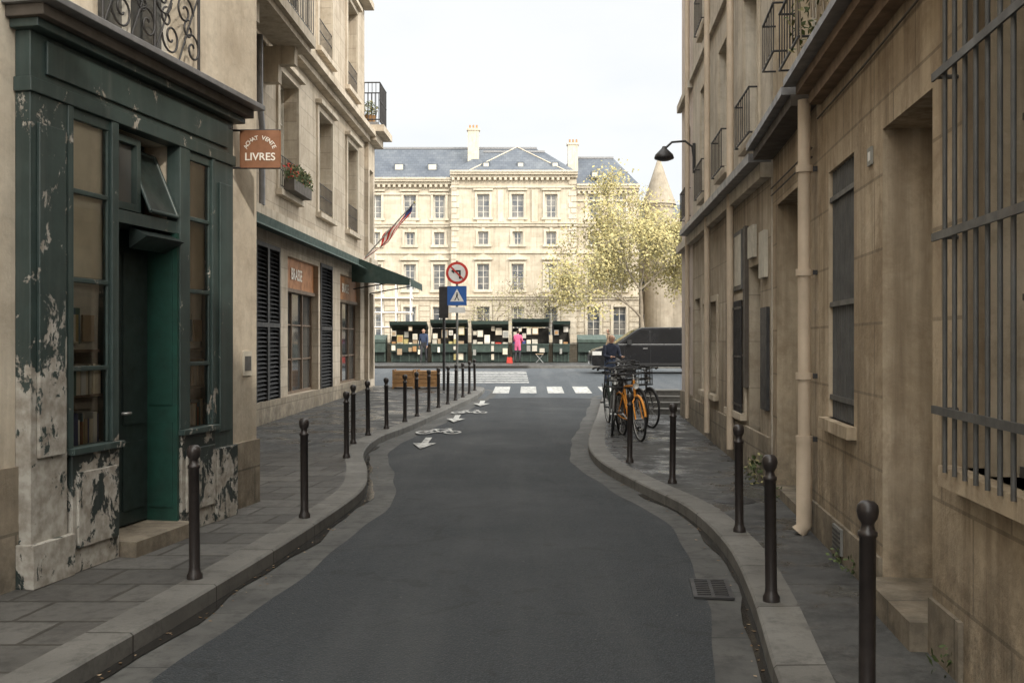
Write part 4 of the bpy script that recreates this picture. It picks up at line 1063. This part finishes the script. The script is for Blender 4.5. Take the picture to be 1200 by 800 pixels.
for wx in (.95,4.24):
    for sgn in (-1,1):
        cy=vy+sgn*.84
        mb.lathe((vx0+wx,cy,vz+.33),[(.001,-.11),(.2,-.11),(.3,-.115),(.33,-.09),(.33,.09),(.3,.115),(.2,.11),(.001,.11)],'black',24,'y')
        yo=cy+sgn*.118
        mb.lathe((vx0+wx,yo,vz+.33),[(.001,0),(.21,0),(.21,-.01*sgn)],'chrome',20,'y')
        for k in range(5):
            a=k*2*math.pi/5; mb.tube([(vx0+wx,yo+sgn*.006,vz+.33),(vx0+wx+.2*math.cos(a),yo+sgn*.006,vz+.33+.2*math.sin(a))],.025,'greybars',5)
mb.build('wheels',vg); mb=MB()
for sgn in (-1,1):
    mb.box(f,.05,.42,sgn*.945 if sgn<0 else .90,sgn*.90 if sgn<0 else .945,.74,.9,'lampw'); mb.box(f,5.02,5.13,-.955 if sgn<0 else .9,-.9 if sgn<0 else .955,.85,1.3,'lampr')
    mb.box(f,1.45,1.62,sgn*1.12 if sgn<0 else .95,-.95 if sgn<0 else 1.12,1.16,1.36,'black')
    mb.box(f,1.4,3.8,-.952 if sgn<0 else .94,-.94 if sgn<0 else .952,.34,.42,'black')
    mb.box(f,1.1,4.9,-.948 if sgn<0 else .938,-.938 if sgn<0 else .948,1.175,1.195,'chrome')
    for a in (1.34,2.4,3.7): mb.box(f,a,a+.012,-.944 if sgn<0 else .938,-.938 if sgn<0 else .944,.42,1.16,'black')
    mb.box(f,2.1,2.28,-.965 if sgn<0 else .94,-.94 if sgn<0 else .965,1.0,1.03,'chrome')
mb.box(f,-.03,.03,-.5,.5,.5,.75,'black'); mb.box(f,-.035,.02,-.25,.25,.38,.48,'signwhite')
mb.build('lamps_and_trim',vg,.01)

# ------------------------------------------------------------ bicycles
def bicycle(x,y,rot,colr,basket=False,lean=.05,sc=1.0):
    z=gz(y)+H; e_=group('bicycle',(x,y,z)); mb=MB()
    mb.T=Matrix.Translation((x,y,z))@Matrix.Rotation(rot,4,'Z')@Matrix.Rotation(lean,4,'X')@Matrix.Scale(sc,4)@Matrix.Translation((-.52,0,0))
    r=.34
    for wx in (0,1.05):
        mb.tube([(wx+r*math.cos(a),0,r+r*math.sin(a)) for a in [2*math.pi*i/28 for i in range(28)]],.019,'black',6,closed=True)
        mb.tube([(wx+(r-.025)*math.cos(a),0,r+(r-.025)*math.sin(a)) for a in [2*math.pi*i/28 for i in range(28)]],.009,'chrome',5,closed=True)
        for i in range(14): a=2*math.pi*i/14; mb.tube([(wx,.02*(-1)**i,r),(wx+(r-.02)*math.cos(a),0,r+(r-.02)*math.sin(a))],.0022,'chrome',3,cap=False)
        mb.tube([(wx,-.05,r),(wx,.05,r)],.02,'chrome',6)
        a0,a1=(20,170) if wx==0 else (10,150)
        mb.tube([(wx+(r+.03)*math.cos(math.radians(a)),0,r+(r+.03)*math.sin(math.radians(a))) for a in range(a0,a1,12)],.022,colr,5)
    bb=(.43,0,.28); st=(.31,0,.82); ht=(.86,0,.86); hb=(.90,0,.66)
    for a,b_,q in ((bb,st,.018),(bb,hb,.024),(st,ht,.018),(hb,(.88,0,.95),.02)): mb.tube([a,b_],q,colr,8)
    for sg_ in (-1,1):
        mb.tube([bb,(.2,sg_*.05,.31),(0,sg_*.055,r)],.011,colr,6); mb.tube([st,(0,sg_*.055,r)],.009,colr,6)
        mb.tube([hb,(.93,sg_*.05,.62),(1.05,sg_*.055,r)],.013,colr,6)
        mb.tube([(.86,0,1.02),(.88,sg_*.15,1.06),(.82,sg_*.27,1.05),(.70,sg_*.30,1.03)],.012,'iron',6); mb.tube([(.80,sg_*.28,1.05),(.68,sg_*.305,1.03)],.018,'black',6)
        mb.tube([bb,(bb[0]+sg_*.12,sg_*.08,bb[2]-sg_*.12)],.01,'chrome',5); mb.box(W,bb[0]+sg_*.12-.04,bb[0]+sg_*.12+.04,sg_*.08 if sg_>0 else -.16,.16 if sg_>0 else -.08,bb[2]-sg_*.12-.012,bb[2]-sg_*.12+.012,'black')
    mb.tube([(.88,0,.9),(.86,0,1.04)],.016,'chrome',6)
    mb.tube([st,(.28,0,.93)],.014,'chrome',6)
    mb.add([(.12,-.08,.95),(.12,.08,.95),(.3,.05,.96),(.44,.015,.95),(.44,-.015,.95),(.3,-.05,.96),(.14,-.06,.90),(.14,.06,.90),(.42,0,.91)],[(0,1,2,3,4,5),(0,5,4,8,6),(1,2,3,8,7),(0,1,7,6),(6,7,8)],'black')
    mb.lathe((bb[0],.035,bb[2]),[(.001,0),(.09,0),(.09,.006),(.001,.006)],'chrome',16,'y')
    mb.tube([(-.12,-.0,.72),(.25,0,.72)],.01,'iron',5); mb.tube([(-.1,.05,.72),(0,.055,r)],.007,'iron',5); mb.tube([(-.1,-.05,.72),(0,-.055,r)],.007,'iron',5)
    mb.lathe((.95,0,.86),[(.001,-.0),(.045,.01),(.05,.03)],'lampw',10,'x')
    if basket:
        for zz in (.78,.88,.98,1.08): mb.tube([(.95,-.17,zz),(1.25,-.17,zz),(1.25,.17,zz),(.95,.17,zz)],.008,'iron',4,closed=True)
        for i in range(8):
            for yy in (-.17,.17): mb.tube([(.95+.043*i,yy,.78),(.95+.043*i,yy,1.08)],.005,'iron',3)
            mb.tube([(1.25,-.17+.049*i,.78),(1.25,-.17+.049*i,1.08)],.005,'iron',3); mb.tube([(.95,-.17+.049*i,.78),(1.25,-.17+.049*i,.78)],.005,'iron',3)
    mb.build('frame_and_wheels',e_)
h=math.pi/2
bicycle(2.02,16.9,-h+.16,'yellowp',False,.06,1.05); bicycle(1.80,17.8,-h-.12,'bars',True,-.06,1.08); bicycle(2.18,18.5,-h+.25,'iron',True,.05,1.08)
bicycle(1.95,19.3,-h+.05,'stallg',False,.07,1.08); bicycle(2.2,20.2,-h-.1,'iron',True,-.05,1.1); bicycle(2.45,19.2,-h+.3,'iron',False,.04,1.05); bicycle(2.4,21.4,-h,'bars',True,.03,1.1); bicycle(2.05,18.4,-h-.2,'iron',False,.1,1.1)

# ------------------------------------------------------------ people
M['skin']=flat('skin',(.42,.25,.17),.6)
for nm,c in (('navy',(.02,.025,.045)),('dkgrey',(.035,.035,.04)),('jeans',(.05,.07,.12)),('pinkj',(.60,.12,.24)),('tan',(.2,.14,.09)),('hairb',(.03,.02,.013)),('hairg',(.25,.23,.21)),('bluej',(.03,.045,.09))): M[nm]=paint('cloth_'+nm,c,.9,var=.25,scale=9,dirt=lerp3(c,.6))
def person(loc,rot,top,legs,hair,scale=1.0,pose=0,bend=0.,coat=0):
    e_=group('pedestrian',loc); V=[];E=[];RD=[];LB=[]
    def v(p,r,l,par=None):
        V.append(Vector(p)); RD.append(r if isinstance(r,tuple) else (r,r)); LB.append(l)
        if par is not None: E.append((par,len(V)-1))
        return len(V)-1
    q=lambda x,y,z:(x,y+bend*max(0,z-.95),z-abs(bend)*.15*max(0,z-.95))
    pel=v(q(0,0,.95),(.145,.115),'top' if coat else 'legs'); sp=v(q(0,0,1.12),(.135,.105),'top',pel); ch=v(q(0,0,1.32),(.165,.12),'top',sp); nb=v(q(0,0,1.45),(.07,.065),'top',ch)
    nk=v(q(0,.01,1.51),(.05,.055),'skin',nb); hd=v(q(0,.03,1.60),(.072,.088),'skin',nk); ht=v(q(0,.015,1.70),(.07,.085),'hair',hd)
    for s_ in (-1,1):
        sh=v(q(s_*.175,0,1.40),(.062,.065),'top',ch)
        if pose==1: el,wr,hn=q(s_*.22,.10,1.15),q(s_*.17,.32,1.12),q(s_*.15,.42,1.13)
        elif pose==2: el,wr,hn=q(s_*.22,-.06*s_,1.13),q(s_*.23,.06-.1*s_,.90),q(s_*.23,.10-.12*s_,.81)
        else: el,wr,hn=q(s_*.22,-.02,1.13),q(s_*.22,.08,.90),q(s_*.21,.11,.81)
        a=v(el,.046,'top',sh); b=v(wr,.033,'top',a); c=v(hn,(.034,.022),'skin',b)
        st=(.16*s_ if pose==2 else .03*s_)
        hp=v((s_*.09,0,.88),(.088,.09),'top' if coat else 'legs',pel); kn=v((s_*.10,st*.6+.03,.49),(.06,.062),'legs',hp); an=v((s_*.10,st-.03,.10),(.045,.048),'shoe',kn); v((s_*.11,st+.13,.045),(.04,.032),'shoe',an)
    me=bpy.data.meshes.new('tmp'); me.from_pydata([tuple(p) for p in V],E,[]); o=bpy.data.objects.new('tmp',me); COL.objects.link(o)
    sk=o.modifiers.new('s','SKIN'); sk.use_smooth_shade=True
    for i,r in enumerate(RD): me.skin_vertices[0].data[i].radius=r
    me.skin_vertices[0].data[0].use_root=True
    ss=o.modifiers.new('u','SUBSURF'); ss.levels=2; ss.render_levels=2
    dg=bpy.context.evaluated_depsgraph_get(); em=bpy.data.meshes.new_from_object(o.evaluated_get(dg)); bpy.data.objects.remove(o)
    T=Matrix.Rotation(rot,4,'Z')@Matrix.Scale(scale,4)
    mm={'top':top,'legs':legs,'skin':'skin','hair':hair,'shoe':'black'}; keys=list(mm)
    for k in keys: em.materials.append(M[mm[k]])
    for p in em.polygons:
        c=p.center; i=min(range(len(V)),key=lambda j:(V[j]-c).length-RD[j][0]*.6); l=LB[i]
        if l in('skin','hair') and c.z>V[nk].z+.02 and abs(c.x)<.12: l='hair' if (c.y<V[hd].y-.015 or c.z>V[hd].z+.095) else 'skin'
        p.material_index=keys.index(l); p.use_smooth=True
    em.transform(T); b=bpy.data.objects.new('body',em); COL.objects.link(b); b.parent=e_
    mb=MB(); mb.T=T; Hc=V[hd]
    f_=Hc+Vector((0,.085,.0))
    mb.tube([f_+Vector((0,0,.04)),f_+Vector((0,.028,-.012)),f_+Vector((0,.006,-.02))],[.006,.013,.008],'skin',6)
    for s_ in (-1,1):
        mb.lathe(f_+Vector((s_*.03,-.006,.03)),[(.001,-.008),(.009,0),(.001,.008)],'black',8); mb.tube([Hc+Vector((s_*.075,0,.04)),Hc+Vector((s_*.088,-.01,.01)),Hc+Vector((s_*.078,0,-.02))],[.01,.014,.008],'skin',6)
    mb.tube([f_+Vector((-.022,-.008,-.045)),f_+Vector((0,.0,-.048)),f_+Vector((.022,-.008,-.045))],.005,'red_f',5)
    for hi_ in [i for i,l in enumerate(LB) if l=='skin' and RD[i]==(.034,.022)]:
        h_=V[hi_]; w_=[E_[0] for E_ in E if E_[1]==hi_][0]; d=(h_-V[w_]).normalized(); sd=Vector((0,1,0)) if abs(d.z)>.5 else Vector((1,0,0))
        for k,L in enumerate((.065,.075,.07,.055)):
            b0=h_+d*.015+sd*(k-1.5)*.018; mb.tube([b0,b0+d*L*.55,b0+d*L*.9+Vector((0,.012,-.01))],[.009,.0085,.006],'skin',6)
        mb.tube([h_+sd*.03,h_+sd*.055+d*.025,h_+sd*.06+d*.05],[.011,.0095,.007],'skin',6)
    o=mb.build('face_and_hands'); o.parent=e_
    return e_
person((2.58,26.2,gz(26.2)+H),math.radians(200),'navy','jeans','hairb',1.02,1,.12,0)
person((.28,49.6,.6+H),math.radians(-20),'pinkj','dkgrey','hairb',.97,1,.05,1)
person((-4.4,49.6,.6+H),math.radians(170),'bluej','dkgrey','hairg',1.0,2)
person((4.6,47.4,gz(47.4)+H),math.radians(90),'tan','dkgrey','hairb',1.0,2)
mb=MB(); b0=Vector((-.12,49.7,.72)); mb.add([b0+Vector(p) for p in ((-.16,-.08,0),(.16,-.08,0),(.16,.08,0),(-.16,.08,0),(-.12,-.06,.3),(.12,-.06,.3),(.12,.06,.3),(-.12,.06,.3))],[(0,1,5,4),(1,2,6,5),(2,3,7,6),(3,0,4,7),(4,5,6,7)],'red_f'); mb.tube([b0+Vector((-.08,0,.3)),b0+Vector((-.06,0,.44)),b0+Vector((.06,0,.44)),b0+Vector((.08,0,.3))],.012,'black',5); mb.build('shopping_bag')

# a little debris in the gutters
mb=MB()
def litter(x,y,z):
    a=U(0,6.28); s=U(.008,.02); c,sn=math.cos(a)*s,math.sin(a)*s
    mb.add([(x+c,y+sn,z+U(0,.006)),(x-sn*.6,y+c*.6,z+.002),(x-c,y-sn,z+U(0,.008)),(x+sn*.6,y-c*.6,z+.002)],[(0,1,2,3)],random.choice(['deadleaf','deadleaf','deadleaf','printb']))
for i in range(260):
    y=4+R()**1.5*24
    if R()<.55: x=kx(LK,y)+abs(random.gauss(0,.08))+.02
    else: x=kx(RK,y)-abs(random.gauss(0,.07))-.02
    litter(x,y,gz(y)+.009)
mb.build('gutter_debris')
mb=MB()
for i in range(5):
    s_=U(4.9,14); fr_=FR if s_<11 else FQ; foliage(mb,fr_(s_,.05,H+.07),(.09,.07,.09),26,.022,['leafy'])
foliage(mb,FQ(11.75,.1,H+.15),(.16,.12,.22),140,.03,['leafy','leafy','gold2'])
mb.build('wall_weeds')

# ------------------------------------------------------------ light, sky, camera
el=math.radians(30); az=math.radians(180-36)
dirv=Vector((math.sin(az)*math.cos(el),math.cos(az)*math.cos(el),math.sin(el)))
w=bpy.data.worlds.new('World'); S.world=w; w.use_nodes=True; n=w.node_tree.nodes; l=w.node_tree.links
bg=n['Background']; sky=n.new('ShaderNodeTexSky'); sky.sky_type='NISHITA'; sky.sun_disc=False; sky.sun_elevation=el; sky.sun_rotation=az; sky.dust_density=2.0; sky.altitude=50
tc=n.new('ShaderNodeTexCoord'); mp=n.new('ShaderNodeMapping'); mp.inputs['Scale'].default_value=(1,1,2.6); l.new(tc.outputs['Generated'],mp.inputs[0])
ns=n.new('ShaderNodeTexNoise'); ns.inputs['Scale'].default_value=2.2; ns.inputs['Detail'].default_value=6; ns.inputs['Roughness'].default_value=.5; l.new(mp.outputs[0],ns.inputs['Vector'])
mr=n.new('ShaderNodeMapRange'); mr.interpolation_type='SMOOTHSTEP'; mr.inputs[1].default_value=.36; mr.inputs[2].default_value=.60; l.new(ns.outputs['Fac'],mr.inputs[0])
def wmix(fac,a,b,mode='MIX'):
    t=n.new('ShaderNodeMix'); t.data_type='RGBA'; t.blend_type=mode
    for sck,val in ((t.inputs[0],fac),(t.inputs[6],a),(t.inputs[7],b)):
        if hasattr(val,'links'): l.new(val,sck)
        else: sck.default_value=val
    return t.outputs[2]
cloud=wmix(mr.outputs[0],(6.9,7.25,7.5,1),(7.9,7.95,7.85,1))
dt=n.new('ShaderNodeVectorMath'); dt.operation='DOT_PRODUCT'; l.new(tc.outputs['Generated'],dt.inputs[0]); dt.inputs[1].default_value=dirv
gl=n.new('ShaderNodeMapRange'); gl.interpolation_type='SMOOTHSTEP'; gl.inputs[1].default_value=-.40; gl.inputs[2].default_value=.75; l.new(dt.outputs['Value'],gl.inputs[0])
glow=wmix(gl.outputs[0],(1,1,1,1),(4.5,4.3,4.0,1))
cl=wmix(1.0,cloud,glow,'MULTIPLY')
fin=wmix(.9,sky.outputs[0],cl)
l.new(fin,bg.inputs[0]); bg.inputs[1].default_value=.135
sun=bpy.data.lights.new('sun','SUN'); sun.energy=2.0; sun.angle=math.radians(.6); sun.color=(1,.91,.79)
so=bpy.data.objects.new('sun',sun); COL.objects.link(so)
so.rotation_euler=dirv.to_track_quat('Z','Y').to_euler(); so.location=(20,-20,30)
cam=bpy.data.cameras.new('camera'); cam.lens=35; cam.sensor_width=36; cam.clip_end=5000; cam.clip_start=.05
co=bpy.data.objects.new('camera',cam); COL.objects.link(co); co.location=(0,0,1.8); co.rotation_euler=(math.pi/2,0,0); S.camera=co
S.view_settings.view_transform='Standard'; S.view_settings.look='None'; S.view_settings.exposure=0
